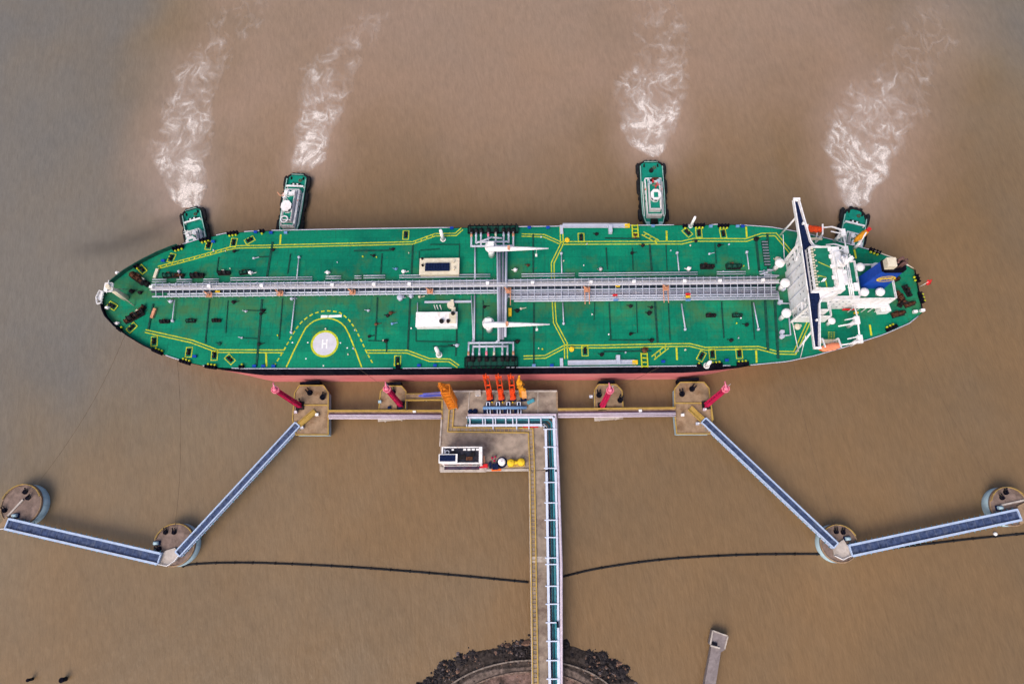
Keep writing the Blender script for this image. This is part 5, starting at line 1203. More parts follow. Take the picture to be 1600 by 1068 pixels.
# blue manifold under the arms
mf = thing('shore_manifold', 'steel blue manifold header with white looped risers below the loading arms', 'manifold', (0, 0, 0))
a, b = at(754.5, 637, PZ + 1.4), at(823, 636.2, PZ + 1.4); MB().tube([a, b], .72, 12).build('header', BLUE, mf)
for x in (761.5, 777, 793, 809.5):
    p = [at(x - 1.2, 634.5, PZ + 1), at(x - 1.2, 628, PZ + 2.4), at(x + 3.6, 627.6, PZ + 2.4), at(x + 3.6, 634.5, PZ + 1)]; MB().tube(p, .24, 8).build('riser_loop', RACKW, mf)
    MB().cyl(at(x + 1, 631, PZ), 1.0, PZ, PZ + 1.5, 12).build('valve', NAVY, mf)
    m = MB(); c = at(x, 642.5, PZ)
    for k in (-1.2, 0, 1.2): m.box((c.x + k, c.y, PZ + .7), (.9, 2.2, 1.4)); m.tube([(c.x + k, c.y + 1.8, PZ + 1.2), (c.x + k, c.y - 2.2, PZ + 1.2)], .28, 8)
    m.build('valve_set', NAVY, mf); 
    for k, mm in ((0, RACKW), (4.5, RACKW)): MB().tube([at(x + k, 638, PZ + 1.9), at(x + k, 647, PZ + 1.9)], .18, 6).build('branch_pipe', mm, mf)
for x, mm in ((785.5, YELS), (769, YELS), (801, YELS)): MB().cyl(at(x, 629, PZ), .28, PZ, PZ + 1.6, 8).build('valve_wheel', mm, mf)
MB().bar(at(824, 629.5, PZ + .8), at(834.5, 624.5, PZ + 1.2), 1.3, 1.0).build('hose_reel', mat('teal_blue_paint', (.06, .28, .38), .45, var=.1), mf)
t = thing('control_cabinet', 'small white cabinet on the platform beside the leftmost loading arm', 'cabinet', tuple(at(747, 615.5, PZ)))
MB().box((0, 0, 1.3), (2.2, 1.8, 2.6)).build('body', WHITE, t); MB().box((0, 0, 2.68), (2.5, 2.1, .16)).build('roof', CONCL, t); MB().box((0, -.92, 1.1), (1.0, .08, 1.9)).build('door', PIPE, t)
# gangway tower
gb = at(708, 632, PZ); gt = thing('gangway_tower', 'deep orange steel lattice gangway tower at the corner of the loading platform', 'gangway tower', (gb.x, gb.y, PZ))
MB().lattice((0, 0, 0), (0, 0, 29), 3.6, 3.2, .42, .26, 10).build('tower_frame', GANGO, gt)
m = MB()
for i in range(9): z = 2.5 + i * 3.0; m.box((.0, .3 if i % 2 else -.3, z), (2.9, 2.2, .14)); m.bar((-1.1, -1.2 if i % 2 else 1.2, z - 2.7), (1.1, -1.2 if i % 2 else 1.2, z), .8, .15)
m.build('tower_stairs', mat('brown_orange_paint', (.42, .12, .015), .6, var=.2), gt)
m = MB(); m.lattice((-.2, .6, 27), (-1.6, 1.0, 33.5), 2.4, .6, .3, .2, 3); m.bar((-2.2, .4, 10), (-2.2, .4, 33), .2); m.build('tower_head', GANGO, gt)
gw = thing('folded_gangway', 'violet blue boarding gangway stowed on the catwalk left of the gangway tower', 'gangway', tuple(at(677, 617, PZ + .5)), 0)
mv = mat('violet_blue_paint', (.12, .13, .50), .5, var=.12); m = MB(); m.box((0, 0, .35), (8.2, 1.5, .25))
for e in (-.75, .75): m.bar((-4.1, e, 1.2), (4.1, e, 1.2), .2); m.bar((-4.1, e, .7), (4.1, e, .7), .14)
for k in range(9):
    for e in (-.75, .75): m.bar((-4 + k, e, .4), (-4 + k, e, 1.2), .12)
m.build('gangway_frame', mv, gw); MB().prism([(-4.1, -.7), (-6.2, -.2), (-6.2, .2), (-4.1, .7)], .25, .5).build('gangway_tip', mv, gw)
# control building with dark flat roof
BH = 9.4
c0, c1 = at(690.5, 698, PZ + BH), at(752, 724, PZ + BH); cb = thing('control_building', 'white walled control building with a dark flat roof at the platform corner', 'building', ((c0.x + c1.x) / 2, (c0.y + c1.y) / 2, PZ), SHIP_A)
_d = c1 - c0; w, d = abs(_d.x * _ca + _d.y * _sa), abs(-_d.x * _sa + _d.y * _ca)
MB().box((0, 0, BH / 2), (w, d, BH)).build('wall', WHITE, cb)
roof = MB().box((0, 0, BH + .05), (w - .8, d - .8, .14)).build('roof', mat('dark_roof_felt', (.016, .019, .032), .7, var=.4, scale=.5, stain=(.08, .05, .05), stain_amt=.5, stain_scale=.4), cb)
m = MB()
for e in (-1, 1): m.box((e * (w / 2 - .3), 0, BH + .2), (.65 if e < 0 else 1.3, d, .8)); m.box((-.2, e * (d / 2 - .2), BH + .2), (w - 1.9, .45, .8))
m.build('parapet', WHITE, roof)
for i in range(4): MB().box((w * .08 + i * 1.7, d * .33, BH + .4), (1.2, .7, .7)).build('roof_unit', WHITE, roof)
MB().box((-w * .22, d * .33, BH + .3), (.9, .6, .5)).build('roof_unit', WHITE, roof)
m = MB(); m.torus((-w * .36, d * .18, BH + .3), .75, .16, (0, 0, 1)); m.bar((-w * .42, d * .05, BH + .4), (-w * .42, d * .36, BH + .4), .3); m.build('roof_aerial', PIPE, roof)
for x, y, sx, sy in ((.02, -.12, 2.2, 1.6), (.2, -.2, 2.6, 1.4), (.28, .05, 1.6, 1.6)): MB().box((w * x, d * y, BH + .3), (sx, sy, .5)).build('roof_hatch', RUSTY if x == .2 else DARKST, roof)
for i in range(9): MB().box((-w / 2 + 1.6 + i * (w - 3) / 8, -d / 2 - .03, 6.6), (1.5, .1, 2.6)).build('window', GLASS if i % 3 else mat('red_brown_shutter', (.18, .04, .06), .5), cb)
MB().box((w / 2 - 1.6, -d / 2 - .04, 1.2), (1.1, .1, 2.2)).build('door', NAVY, cb)
m = MB(); m.box((-w / 2 + 2.7, -d * .21, BH + .5), (7.4, d * .52, 1.7)); tw = m.build('upper_room', WHITE, cb); MB().box((-w / 2 + 2.7, -d * .19, BH + 1.4), (6.6, d * .52 - .9, .14)).build('roof', NAVY, tw)
MB().box((-w / 2 + 6.1, -d * .21, BH + 1.5), (.7, d * .52, .35)).build('parapet', WHITE, tw)
MB().box((0, -d / 2 - 1.2, .4), (w + 3, 2.2, .5)).build('plinth', CONCL, cb)
MB().box((-.3, -d / 2 - .95, 3.6), (w - 1.6, 1.3, .2)).build('facade_strip', mat('plum_slate_strip', (.035, .03, .055), .7, var=.4, scale=.4, stain=(.12, .03, .05), stain_amt=.6, stain_scale=.25), cb)  # dark strip added before the facade, standing in for its dark row
# tanks and odds and ends on the platform
t = thing('water_tank', 'round white topped tank in a dark ring beside the yellow twin tanks', 'tank', tuple(at(784.2, 722, PZ))); MB().cyl((0, 0), 1.5, 0, 2.6, 20).ball((0, 0, 2.6), 1.5, 20, 4, .35, True).build('shell', WHITE, t); MB().ring((0, 0), 1.55, 2.25, .12).build('base_ring', NAVY, t); MB().cyl((0, 0), .3, 3.0, 3.4, 8).build('hatch', LILAC, t)
t = thing('twin_foam_tank', 'pair of bright yellow round tanks joined by a pipe on the platform', 'tank', tuple(at(806.5, 722.8, PZ)))
for e in (-1, 1): o = MB().cyl((e * 2.1, 0), 1.55, .3, 2.2, 18).ball((e * 2.1, 0, 2.2), 1.55, 18, 5, .6, True).build('tank_shell', YELS, t); MB().cyl((e * 2.1, 0), .35, 3.0, 3.4, 8).build('tank_cap', YELS, o)
MB().tube([(-1.4, 0, 1.6), (1.4, 0, 1.6)], .7, 12).build('joining_pipe', YELS, t); MB().box((0, -.1, .2), (7.0, 3.2, .3)).build('skid', OCHRE, t)
t = thing('hydrant_set', 'cluster of crimson fire hydrants and hoses between the building and the white tank', 'hydrant', tuple(at(772.5, 717.5, PZ)))
m = MB()
for x, y in ((-.8, .6), (.5, .9), (.0, -.6)): m.cyl((x, y), .38, 0, 1.5, 10).ball((x, y, 1.5), .42, 10, 4, 1, True)
m.build('hydrant', PINK, t); MB().box((.2, -3.0, .7), (2.4, 2.4, 1.3)).box((-1.8, -2.2, .5), (1.0, 2.4, 1.0)).build('hose_box', NAVY, t)
t = thing('fire_cabinet', 'small crimson cabinet at the right front corner of the control building', 'cabinet', tuple(at(757, 728.5, PZ))); MB().box((0, 0, .8), (2.6, 1.3, 1.6)).box((-1.6, .1, .5), (1.0, 1.4, 1.0)).build('body', PINK, t); MB().box((0, .1, 1.68), (2.8, 1.4, .12)).build('lid', RED, t)
t = thing('notice_post', 'narrow pale board standing right of the control building', 'board', tuple(at(756, 718, PZ))); MB().box((0, 0, .9), (1.1, 3.2, .2)).build('panel', SALMON, t); m = MB()
for e in (-1.4, 1.4): m.bar((0, e, 0), (0, e, .8), .2)
m.build('leg', PIPE, t)
MB_ = MB(); MB_.bar(at(768, 734.0, PZ + .6), at(783, 733.6, PZ + .6), .8, .6); o = MB_.build('rope_guard', ORANGE); tag(o, 'short bright orange guard bar on the platform kerb below the white tank', 'guard rail')
for i, (x, y, lb) in enumerate(((742.5, 642.5, 'dark valve pit cover left of the blue manifold'), (735, 643, 'dark valve pit cover at the left end of the pipe rack'))):
    c = at(x, y, PZ); o = MB().cyl((0, 0), 1.1, 0, .5, 12).box((0, 0, .7), (1.2, .7, .5)).build('pit_cover', NAVY); o.location = c; tag(o, lb, 'cover')

# breasting dolphins
def dolphin(label, pts, z, group=None):
    poly = px_poly(pts, z); cx = sum(p[0] for p in poly) / len(poly); cy = sum(p[1] for p in poly) / len(poly)
    t = thing('breasting_dolphin', label, 'dolphin', (cx, cy, 0), 0, 'square concrete breasting dolphins'); q = [(x - cx, y - cy) for x, y in poly]
    MB().prism([(x * .97, y * .97) for x, y in q], 1.2, z - .6).build('cap_side', CYANC, t)
    MB().prism(q, z - .6, z).build('cap', CONCB, t)
    m = MB(); 
    for a, b in zip(q, q[1:] + q[:1]): m.bar((a[0] * .985, a[1] * .985, z + .18), (b[0] * .985, b[1] * .985, z + .18), .4, .36)
    m.build('edge_curb', OCHRE, t)
    xs = [p[0] for p in q]; ys = [p[1] for p in q]
    for x in (min(xs) * .6, 0, max(xs) * .6):
        for y in (min(ys) * .7, max(ys) * .6): MB().cyl((x, y), .6, -4, 1.3, 10).build('pile', CONCL, t)
    top = max(ys); w = max(xs) - min(xs)
    f = MB(); f.box((0, top + .9, z - 2.6), (w * .55, 1.2, 4.6)); f.use(1)
    for e in (-.2, .2): f.tube([(w * e, top + 1.5, z - 2.6), (w * e, top + .1, z - 2.6)], 1.2, 12)
    f.build('fender_panel', [BLACK, RUBBER], t)
    return t, (cx, cy)
DZ = 6.0
d1, c_ = dolphin('large dolphin at the left end of the walkway, two black hooks on top', [(460.5, 613), (468, 601.5), (506, 601.5), (513.5, 613), (513.5, 679.5), (462, 679.5), (457, 655)], DZ)
d2, c2_ = dolphin('small dolphin between the left large dolphin and the loading platform', [(594.5, 611), (603.5, 602.8), (627.5, 602.8), (635, 611.5), (633.8, 640), (591.8, 640)], DZ)
d3, c3_ = dolphin('small dolphin on the right, between the platform and the right large dolphin', [(928.5, 609), (935, 600.3), (963, 600.3), (972, 610), (974, 638), (929, 638)], DZ)
d4, c4_ = dolphin('large dolphin at the right end of the walkway with the rightmost magenta tower', [(1053.5, 607), (1062.5, 596.5), (1100, 596.5), (1108, 606), (1113, 656), (1109.6, 678), (1057, 678), (1054, 650)], DZ)
for o, (cx, cy), ln in ((d1, c_, [((459, 632.5), (512, 632.5))]), (d4, c4_, [((1055, 629.5), (1107, 629.5)), ((1110, 625), (1114, 656))])):
    for a, b in ln:
        A_, B_ = at(*a, DZ + .2), at(*b, DZ + .2); of = Vector((cx, cy, 0)); MB().bar(A_ - of, B_ - of, .45, .4).build('inner_curb', OCHRE, o)
def hook(label, px, py, z, rz, s=1.0):
    c = at(px, py, z); t = thing('mooring_hook', label, 'mooring hook', tuple(c), rz, 'black mooring hooks'); m = MB(); m.cyl((0, 0), 1.2 * s, 0, .5, 14); m.box((0, 0, .9 * s), (1.7 * s, 1.4 * s, 1.1 * s)); m.build('pedestal', BLACK, t)
    for k in (-.6, .6): MB().tube([(0, k * s, 1.1 * s), (1.5 * s, k * s, 1.1 * s), (2.0 * s, k * s, 1.5 * s), (1.7 * s, k * s, 1.9 * s)], .26 * s, 8).build('hook', DARKST, t)
    return t
for a in (('hook nearest the tanker on the left large dolphin', 484.5, 613.5, DZ, 2.2), ('smaller hook at the right edge of the left large dolphin', 504.5, 620.5, DZ, 1.0), ('hook on the left side of the right large dolphin', 1065.5, 615.5, DZ, 1.8), ('hook nearest the tanker on the right large dolphin', 1081, 607.5, DZ, .8), ('hook at the foot of the magenta tower on the left small dolphin', 614, 613, DZ, 1.6), ('hook at the left side of the right small dolphin', 936, 617, DZ, 1.6), ('hook by the walkway on the right small dolphin', 969, 625, DZ, 1.2), ('hook at the foot of the leftmost magenta tower', 469, 631, DZ, 1.9)): hook(*a)
# fire monitor towers
def tower(label, px, py, h):
    c = at(px, py, DZ); t = thing('monitor_tower', label, 'fire monitor tower', tuple(c), 0, 'magenta fire monitor towers')
    MB().box((0, 0, .3), (3.4, 3.4, .6)).build('base', DARKST, t)
    MB().lattice((0, 0, .5), (0, 0, h), 1.5, 1.25, .34, .2, 16).tube([(0, 0, .5), (0, 0, h)], .34, 8).build('tower_frame', PINK, t)
    m = MB()
    for k in range(int(h / .8)): m.bar((-.35, -.85, 1 + k * .8), (.35, -.85, 1 + k * .8), .12)
    for e in (-.4, .4): m.bar((e * .9, -.85, .6), (e * .9, -.85, h), .14)
    m.build('ladder', PINK, t)
    m = MB(); m.prism([(1.45 * cos(k * pi / 4 + .39), 1.45 * sin(k * pi / 4 + .39)) for k in range(8)], h, h + .2); q = [(1.4 * cos(k * pi / 4 + .39), 1.4 * sin(k * pi / 4 + .39), h + .2) for k in range(9)]; m.rail(q, 1.1, .09, 1.4); m.build('platform', PINKL, t)
    m = MB(); m.cyl((0, 0), .75, h + .2, h + 1.3, 12); m.ball((0, 0, h + 1.4), .85, 12, 6); m.tube([(0, .2, h + 1.6), (-.2, 1.4, h + 2.2), (-.3, 2.6, h + 2.4)], [.36, .3, .24], 8); m.build('fire_monitor', PINKL, t)
    m = MB(); m.tube([(.8, .8, h + .2), (.8, .8, h + 5)], .08, 6); m.build('lightning_rod', PIPE, t)
    return t
t1 = tower('leftmost magenta fire monitor tower, standing on the left large dolphin', 469, 634, 29.0)
for lb, px, py in (('magenta fire monitor tower on the left small dolphin', 626.5, 633), ('magenta fire monitor tower on the right small dolphin', 940.5, 635), ('rightmost magenta fire monitor tower, standing on the right large dolphin', 1103, 633)):
    dup(t1, tuple(at(px, py, DZ)), None, lb)
m = None
for px, py, mm, lb in ((626, 637, NAVY, 'navy pump box behind the magenta tower of the left small dolphin'), (609, 637, NAVY, 'low navy box by the walkway on the left small dolphin'), (594, 628, CYANC, 'pale box on the left edge of the left small dolphin'), (923, 620, PIPE, 'pale ladder head on the left edge of the right small dolphin'), (1100, 640, LILAC, 'lilac valve stand beside the rightmost magenta tower'), (463, 644, LILAC, 'lilac valve stand below the leftmost magenta tower'), (473, 668, PIPE, 'pale winch box where the left diagonal bridge lands'), (1089, 662, PIPE, 'pale winch box where the right diagonal bridge lands'), (1066, 648.5, WHITE, 'white box on the walkway at the right large dolphin'), (496, 648, WHITE, 'white box on the walkway at the left large dolphin'), (648, 643, WHITE, 'white box on the walkway left of the platform'), (1000, 642, WHITE, 'white box on the walkway right of the platform')):
    c = at(px, py, DZ + (.5 if 'walkway' in lb and 'box on' in lb else 0)); t = thing('equipment_box', lb, 'equipment box', tuple(c)); MB().box((0, 0, .5), (1.15, .95, 1.0)).build('body', mm, t); MB().box((0, 0, 1.06), (1.3, 1.1, .12)).build('lid', mm, t)
    if mm in (PIPE, LILAC): MB().cyl((.4, 0), .3, 1.3, 1.9, 8).build('knob', WHITE, t)
# ochre ramps on the big dolphins
for lb, a, b in (('ochre ramp from the left walkway to the left diagonal bridge', (493, 642.5), (468, 664)), ('ochre ramp from the right walkway to the right diagonal bridge', (1077.5, 637.5), (1097, 656))):
    A_, B_ = at(*a, DZ + .5), at(*b, DZ + .9); c = (A_ + B_) / 2; t = thing('access_ramp', lb, 'ramp', (c.x, c.y, 0)); of = Vector((c.x, c.y, 0)); MB().bar(A_ - of, B_ - of, 2.2, .3).build('ramp_deck', OCHRE, t); nn = (B_ - A_).normalized().cross(Vector((0, 0, 1))).normalized()
    for e in (-1.1, 1.1): MB().rail([A_ - of + nn * e, B_ - of + nn * e], 1.0, .09, 1.6).build('ramp_rail', OCHRE, t)
# level walkways left and right of the platform
def walk(label, a, b, width_px):
    (x0, y0), (x1, y1) = a, b; z = DZ + .45
    p = [at(x0, y0, z), at(x1, y1, z), at(x1, y1 + width_px, z), at(x0, y0 + width_px, z)]; c = sum(p, Vector()) / 4; of = Vector((c.x, c.y, 0)); p = [q - of for q in p]
    t = thing('walkway', label, 'walkway', (c.x, c.y, 0)); MB().prism([(q.x, q.y) for q in p], z - .5, z).build('walkway_deck', CONCB, t)
    MB().rail([p[0], p[1]], 1.1, .13, 2.2).bar(p[0] + Vector((0, 0, .15)), p[1] + Vector((0, 0, .15)), .8, .3).build('railing', OCHRE, t)
    MB().rail([p[3], p[2]], 1.1, .11, 2.2).build('railing', LILAC, t)
    MB().tube([p[3].lerp(p[0], .22) + Vector((0, 0, .5)), p[2].lerp(p[1], .22) + Vector((0, 0, .5))], .5, 8).tube([p[3] + Vector((0, -.5, .1)), p[2] + Vector((0, -.5, .1))], .33, 8).build('water_pipe', LILAC, t)
    MB().tube([p[3].lerp(p[0], .48) + Vector((0, 0, .3)), p[2].lerp(p[1], .48) + Vector((0, 0, .3))], .28, 8).build('cable_pipe', mat('plum_pipe', (.12, .06, .12), .6, var=.2), t)
    m = MB()
    n = int((p[1] - p[0]).length / 3)
    for i in range(n): q = p[3].lerp(p[2], (i + .5) / n); r = p[0].lerp(p[1], (i + .5) / n); m.bar(q + Vector((0, 0, .1)), q.lerp(r, .5) + Vector((0, 0, .1)), .2)
    m.build('pipe_support', LILAC, t)
    for i in range(3):
        q = p[0].lerp(p[1], (i + .5) / 3).lerp(p[3].lerp(p[2], (i + .5) / 3), .5); MB().cyl(q, .55, -4, z - .5, 10).build('pile', CONCL, t)
walk('level walkway between the left large dolphin and the loading platform', (514, 641.5), (690, 641.5), 10.0)
walk('level walkway between the loading platform and the right large dolphin', (871.5, 639), (1055, 637), 10.5)
t = thing('landing_ledge', 'pale concrete ledge behind the left small dolphin, under the walkway', 'ledge', tuple(at(612, 654, 4.5))); MB().box((0, 0, 0), (11.5, 1.6, .6)).build('slab', CONCL, t); MB().cyl((3.5, 0), .4, -8, -.3, 8).cyl((-3.5, 0), .4, -8, -.3, 8).build('pile', CONCL, t)
t = thing('landing_ledge', 'pale concrete ledge behind the right small dolphin, under the walkway', 'ledge', tuple(at(951, 652.5, 4.5))); MB().box((0, 0, 0), (12.0, 1.8, .6)).build('slab', CONCL, t); MB().cyl((3.5, 0), .4, -8, -.3, 8).cyl((-3.5, 0), .4, -8, -.3, 8).build('pile', CONCL, t)
# second short catwalk from the small left dolphin to the platform
p = [at(634, 615.5, DZ + .4), at(691, 615.5, DZ + .4), at(691, 624.5, DZ + .4), at(634, 625, DZ + .4)]; c = sum(p, Vector()) / 4; of = Vector((c.x, c.y, 0)); p = [q - of for q in p]
t = thing('short_catwalk', 'short ochre railed catwalk between the left small dolphin and the gangway tower', 'walkway', (c.x, c.y, 0)); MB().prism([(q.x, q.y) for q in p], DZ, DZ + .4).build('walkway_deck', CONCB, t)
MB().rail([p[3], p[2]], 1.1, .12, 2).bar(p[3], p[2], .6, .4).build('railing', OCHRE, t); MB().rail([p[0], p[1]], 1.1, .08, 2).build('railing', OCHRE, t); MB().cyl((0, 0), .5, -4, DZ, 10).build('pile', CONCL, t)

# steel bridges to the mooring dolphins
def bridge_(label, a, b, w=3.7, z=6.6):
    A_, B_ = at(*a, z), at(*b, z); c = (A_ + B_) / 2; d = B_ - A_; L = d.length; t = thing('steel_footbridge', label, 'footbridge', (c.x, c.y, z), atan2(d.y, d.x), 'steel footbridges to the mooring dolphins')
    h = L / 2; g = MB(); g.box((0, 0, 0), (L, w * .78, .16)); g.use(1)
    for i in range(int(L / 3.3)): g.box((-h + 1.6 + i * 3.3, 0, .1), (.14, w * .76, .06))
    g.build('walking_grating', [BRG, mat('slate_joint_steel', (.11, .13, .2), .6)], t)
    for e in (-1, 1):
        y = e * w / 2; m = MB(); m.bar((-h, y, .75), (h, y, .75), .22 * w - .04, .35); m.bar((-h, y + e * .15, -.9), (h, y + e * .15, -.9), .45, .4); n = int(L / 2.2)
        for i in range(n + 1):
            x = -h + i * L / n; m.bar((x, y, .7), (x, y + e * .15, -.9), .26)
            if i < n: m.bar((x, y, .7 if i % 2 else -.9), (x + L / n, y, -.9 if i % 2 else .7), .2)
        m.use(1)
        for i in range(n): x = -h + (i + .5) * L / n; m.bar((x, y, -.85), (x, y + e * 1.0, -.4), .2)
        m.build('side_truss', [BRAIL, mat('teal_bracket_paint', (.08, .26, .32), .5, var=.2)], t)
    for e in (-1, 1): MB().box((e * h, 0, .3), (.5, w, .9)).build('end_frame', BRAIL, t)
    m = MB(); 
    for i in range(int(L / 2.2)): m.bar((-h + i * 2.2 + 1, -w / 2, -.95), (-h + i * 2.2 + 1, w / 2, -.95), .16)
    m.build('floor_beam', RACKW, t)
bridge_('steel footbridge running diagonally down from the left large dolphin', (465.5, 663), (278.5, 865.2), 2.65)
bridge_('steel footbridge at the far left of the photo', (12, 818), (249.8, 872.6), 4.0)
bridge_('steel footbridge running diagonally down from the right large dolphin', (1099, 656.5), (1305, 851.8), 2.65)
bridge_('steel footbridge at the far right of the photo', (1328.5, 859.8), (1591.5, 803.7), 4.0)
# round mooring dolphins
def rdolphin(label, cx, cy, r=8.6, z=5.0):
    c = at(cx, cy, z); t = thing('mooring_dolphin', label, 'dolphin', (c.x, c.y, 0), 0, 'round mooring dolphins')
    MB().cyl((0, 0), r * .985, -4, z - .5, 44).build('cylinder_shell', CYANC, t)
    MB().cyl((0, 0), r, z - .5, z, 44).build('cap', mat('violet_brown_concrete', (.20, .145, .125), .9, var=.25, scale=.35, stain=(.08, .06, .06), stain_amt=.9, stain_scale=.2, bump=.15), t)
    m = MB(); m.torus((0, 0, z + .12), r - .35, .28, (0, 0, 1), 44, 6); m.build('rim_curb', CONCB, t)
    q = [(r * .95 * cos(a), r * .95 * sin(a), z) for a in [radians(20 + 14 * k) for k in range(11)]]; MB().rail(q, 1.1, .07, 2.2).build('rim_railing', OCHRE, t)
    return t, c
R1, rc1 = rdolphin('round mooring dolphin cut by the left edge of the photo', 33.5, 788)
R2, rc2 = rdolphin('round mooring dolphin where the two left footbridges meet', 272.5, 850.5)
R3, rc3 = rdolphin('round mooring dolphin where the two right footbridges meet', 1311, 848.5, 7.5)
R4, rc4 = rdolphin('round mooring dolphin cut by the right edge of the photo', 1577, 790.5, 7.8)
for lb, x, y, rz in (('black hook nearest the rim on the dolphin at the left edge', 40, 768.5, 1.0), ('black hook near the middle of the dolphin at the left edge', 44.5, 777.5, .6), ('black hook by the bridge end on the dolphin at the left edge', 8, 797, 2.0), ('left one of two black hooks on the dolphin where the left bridges meet', 259, 831, 1.5), ('right one of two black hooks on the dolphin where the left bridges meet', 272.5, 831, 1.5), ('black hook beside the bridge end where the left bridges meet', 249, 857, 2.4), ('left one of two black hooks on the dolphin where the right bridges meet', 1306, 830, 1.6), ('right one of two black hooks on the dolphin where the right bridges meet', 1317, 831, 1.5), ('black hook near the rim on the dolphin at the right edge', 1571, 769, 1.7), ('black hook in the middle of the dolphin at the right edge', 1565, 777, 2.2)): hook(lb, x, y, 5.0, rz, .8)
for lb, pts, z in (('pale landing slab joining the two left footbridges', [(251, 867), (258, 860), (273, 855), (281, 866), (275, 875), (262, 884), (248, 881)], 5.9), ('pale landing slab joining the two right footbridges', [(1302, 857), (1309, 849), (1318, 842), (1325, 853), (1330, 867), (1316, 874), (1304, 868)], 5.9), ('tan landing slab at the left end of the far left footbridge', [(0, 818), (10, 806), (16, 812), (10, 825), (0, 827)], 5.9), ('tan landing slab at the right end of the far right footbridge', [(1590, 790), (1602, 784), (1612, 812), (1594, 818)], 5.9)):
    q = px_poly(pts, z); cx = sum(p[0] for p in q) / len(q); cy = sum(p[1] for p in q) / len(q); q = [(x - cx, y - cy) for x, y in q]; t = thing('landing_slab', lb, 'landing', (cx, cy, 0)); MB().prism(q, z - .85, z).build('slab', CONCL if 'pale' in lb else CONCB, t); MB().rail([(*p, z) for p in q[3:]], 1.0, .09, 1.5).build('railing', WHITE, t)
for lb, x, y, r in (('pale winch drum on the dolphin at the left edge', 26, 805, 3.0), ('pale winch drum on the dolphin where the left bridges meet', 246, 848, 1.4), ('pale winch drum on the dolphin where the right bridges meet', 1323, 841, 1.8), ('pale blue winch drum on the dolphin at the right edge', 1560, 793, 2.0)):
    c = at(x, y, 5.0); t = thing('capstan_winch', lb, 'winch', tuple(c)); MB().box((0, 0, .3), (2.6, 1.8, .6)).build('frame', NAVY, t); MB().tube([(-.9, 0, 1.1), (.9, 0, 1.1)], .7, 12).build('drum', CYANC, t)
for lb, a, b in (('tan cable duct crossing the dolphin at the left edge', (12, 806), (36, 780)), ('tan cable duct on the dolphin at the right edge', (1563, 789), (1600, 781))):
    A_, B_ = at(*a, 5.25), at(*b, 5.25); o = MB().bar((0, 0, 0), B_ - A_, .7, .5).build('cable_duct', CONCL); o.location = A_; tag(o, lb, 'cable duct')

# floating boom on the water
def boom(label, pts):
    m = MB(); q = [at(*p, .15) for p in pts]; dense = []
    for i in range(len(q) - 1):
        n = max(2, int((q[i + 1] - q[i]).length / 2.5))
        for k in range(n):
            t_ = k / n; p0, p1, p2, p3 = q[max(i - 1, 0)], q[i], q[i + 1], q[min(i + 2, len(q) - 1)]
            dense.append(.5 * ((2 * p1) + (p2 - p0) * t_ + (2 * p0 - 5 * p1 + 4 * p2 - p3) * t_ ** 2 + (3 * p1 - p0 - 3 * p2 + p3) * t_ ** 3))
    dense.append(q[-1]); m.tube(dense, .42, 8); m.use(1)
    for i in range(0, len(dense) - 1, 3): d = (dense[i + 1] - dense[i]).normalized(); m.tube([dense[i] - d * .25, dense[i] + d * .25], .56, 8)
    o = m.build('floating_boom', [RUBBER, DARKST]); tag(o, label, 'floating boom')
boom('black floating boom on the water between the trestle and the left dolphins', [(286, 884), (300, 881), (350, 878.6), (430, 879.5), (560, 886), (700, 897), (826, 909)])
boom('black floating boom on the water right of the trestle, reaching the right dolphin', [(876, 901), (940, 886.5), (1040, 873), (1150, 866.5), (1230, 865), (1292, 865)])
boom('black floating boom on the water under the far right footbridge', [(1336, 862), (1420, 852.5), (1520, 841), (1612, 832)])
o = MB().ball((0, 0, 0), .8, 12, 6).build('marker_buoy', WHITE); o.location = at(1555, 833.5, .3); tag(o, 'tiny white buoy on the boom at the far right', 'buoy')
# small old pier at the bottom right
pz = 3.2
q = px_poly([(1113, 983.5), (1138.5, 993), (1133, 1014), (1124, 1020), (1108.5, 1005)], pz); cx, cy = q[0]; t = thing('old_pier', 'short grey concrete pier with a square head at the bottom right', 'pier', (cx, cy, 0)); of = (cx, cy)
MB().prism([(x - cx, y - cy) for x, y in q], .5, pz).build('pier_head', CONCV, t)
nk = px_poly([(1111.5, 1009), (1126, 1019), (1115.5, 1085), (1097.5, 1085)], pz - .3); MB().prism([(x - cx, y - cy) for x, y in nk], .4, pz - .06).build('pier_neck', CONCV, t)
m = MB(); qq = [at(*p, pz) for p in ((1109.5, 1006), (1113.5, 984.5), (1137, 993), (1132, 1013))]
for a, b in zip(qq, qq[1:]): m.bar(a - Vector((cx, cy, -.15)), b - Vector((cx, cy, -.15)), .5, .4)
m.build('pier_curb', CONCL, t); a, b = at(1112.5, 1003.5, pz + .2), at(1120.5, 1006.5, pz + .2); MB().bar(a - Vector((cx, cy, 0)), b - Vector((cx, cy, 0)), 1.0, .5).build('pier_slot', BLACK, t); a, b = at(1110, 1008, pz + .3), at(1125, 1012, pz + .3); MB().bar(a - Vector((cx, cy, 0)), b - Vector((cx, cy, 0)), .6, .4).build('pier_curb', CONCL, t)
for p in ((1113, 988), (1133, 996), (1128, 1012), (1112, 1003), (1115, 1035), (1108, 1060)): c = at(*p, 1); MB().cyl((c.x - cx, c.y - cy), .5, -4, .6, 10).build('pile', CONCV, t)
for lb, x, y, r in (('black timber post standing in the water, right one at the bottom left', 103, 1060, .9), ('small black timber post at the very bottom left', 51, 1060, .6)):
    c = at(x, y, 0); t = thing('mooring_post', lb, 'post', (c.x, c.y, 0)); MB().cyl((0, 0), r, -4, 2.6, 12, r * .9).build('shaft', DARKST, t); MB().cyl((0, 0), r * 1.1, 2.6, 2.9, 12).build('cap', BLACK, t)
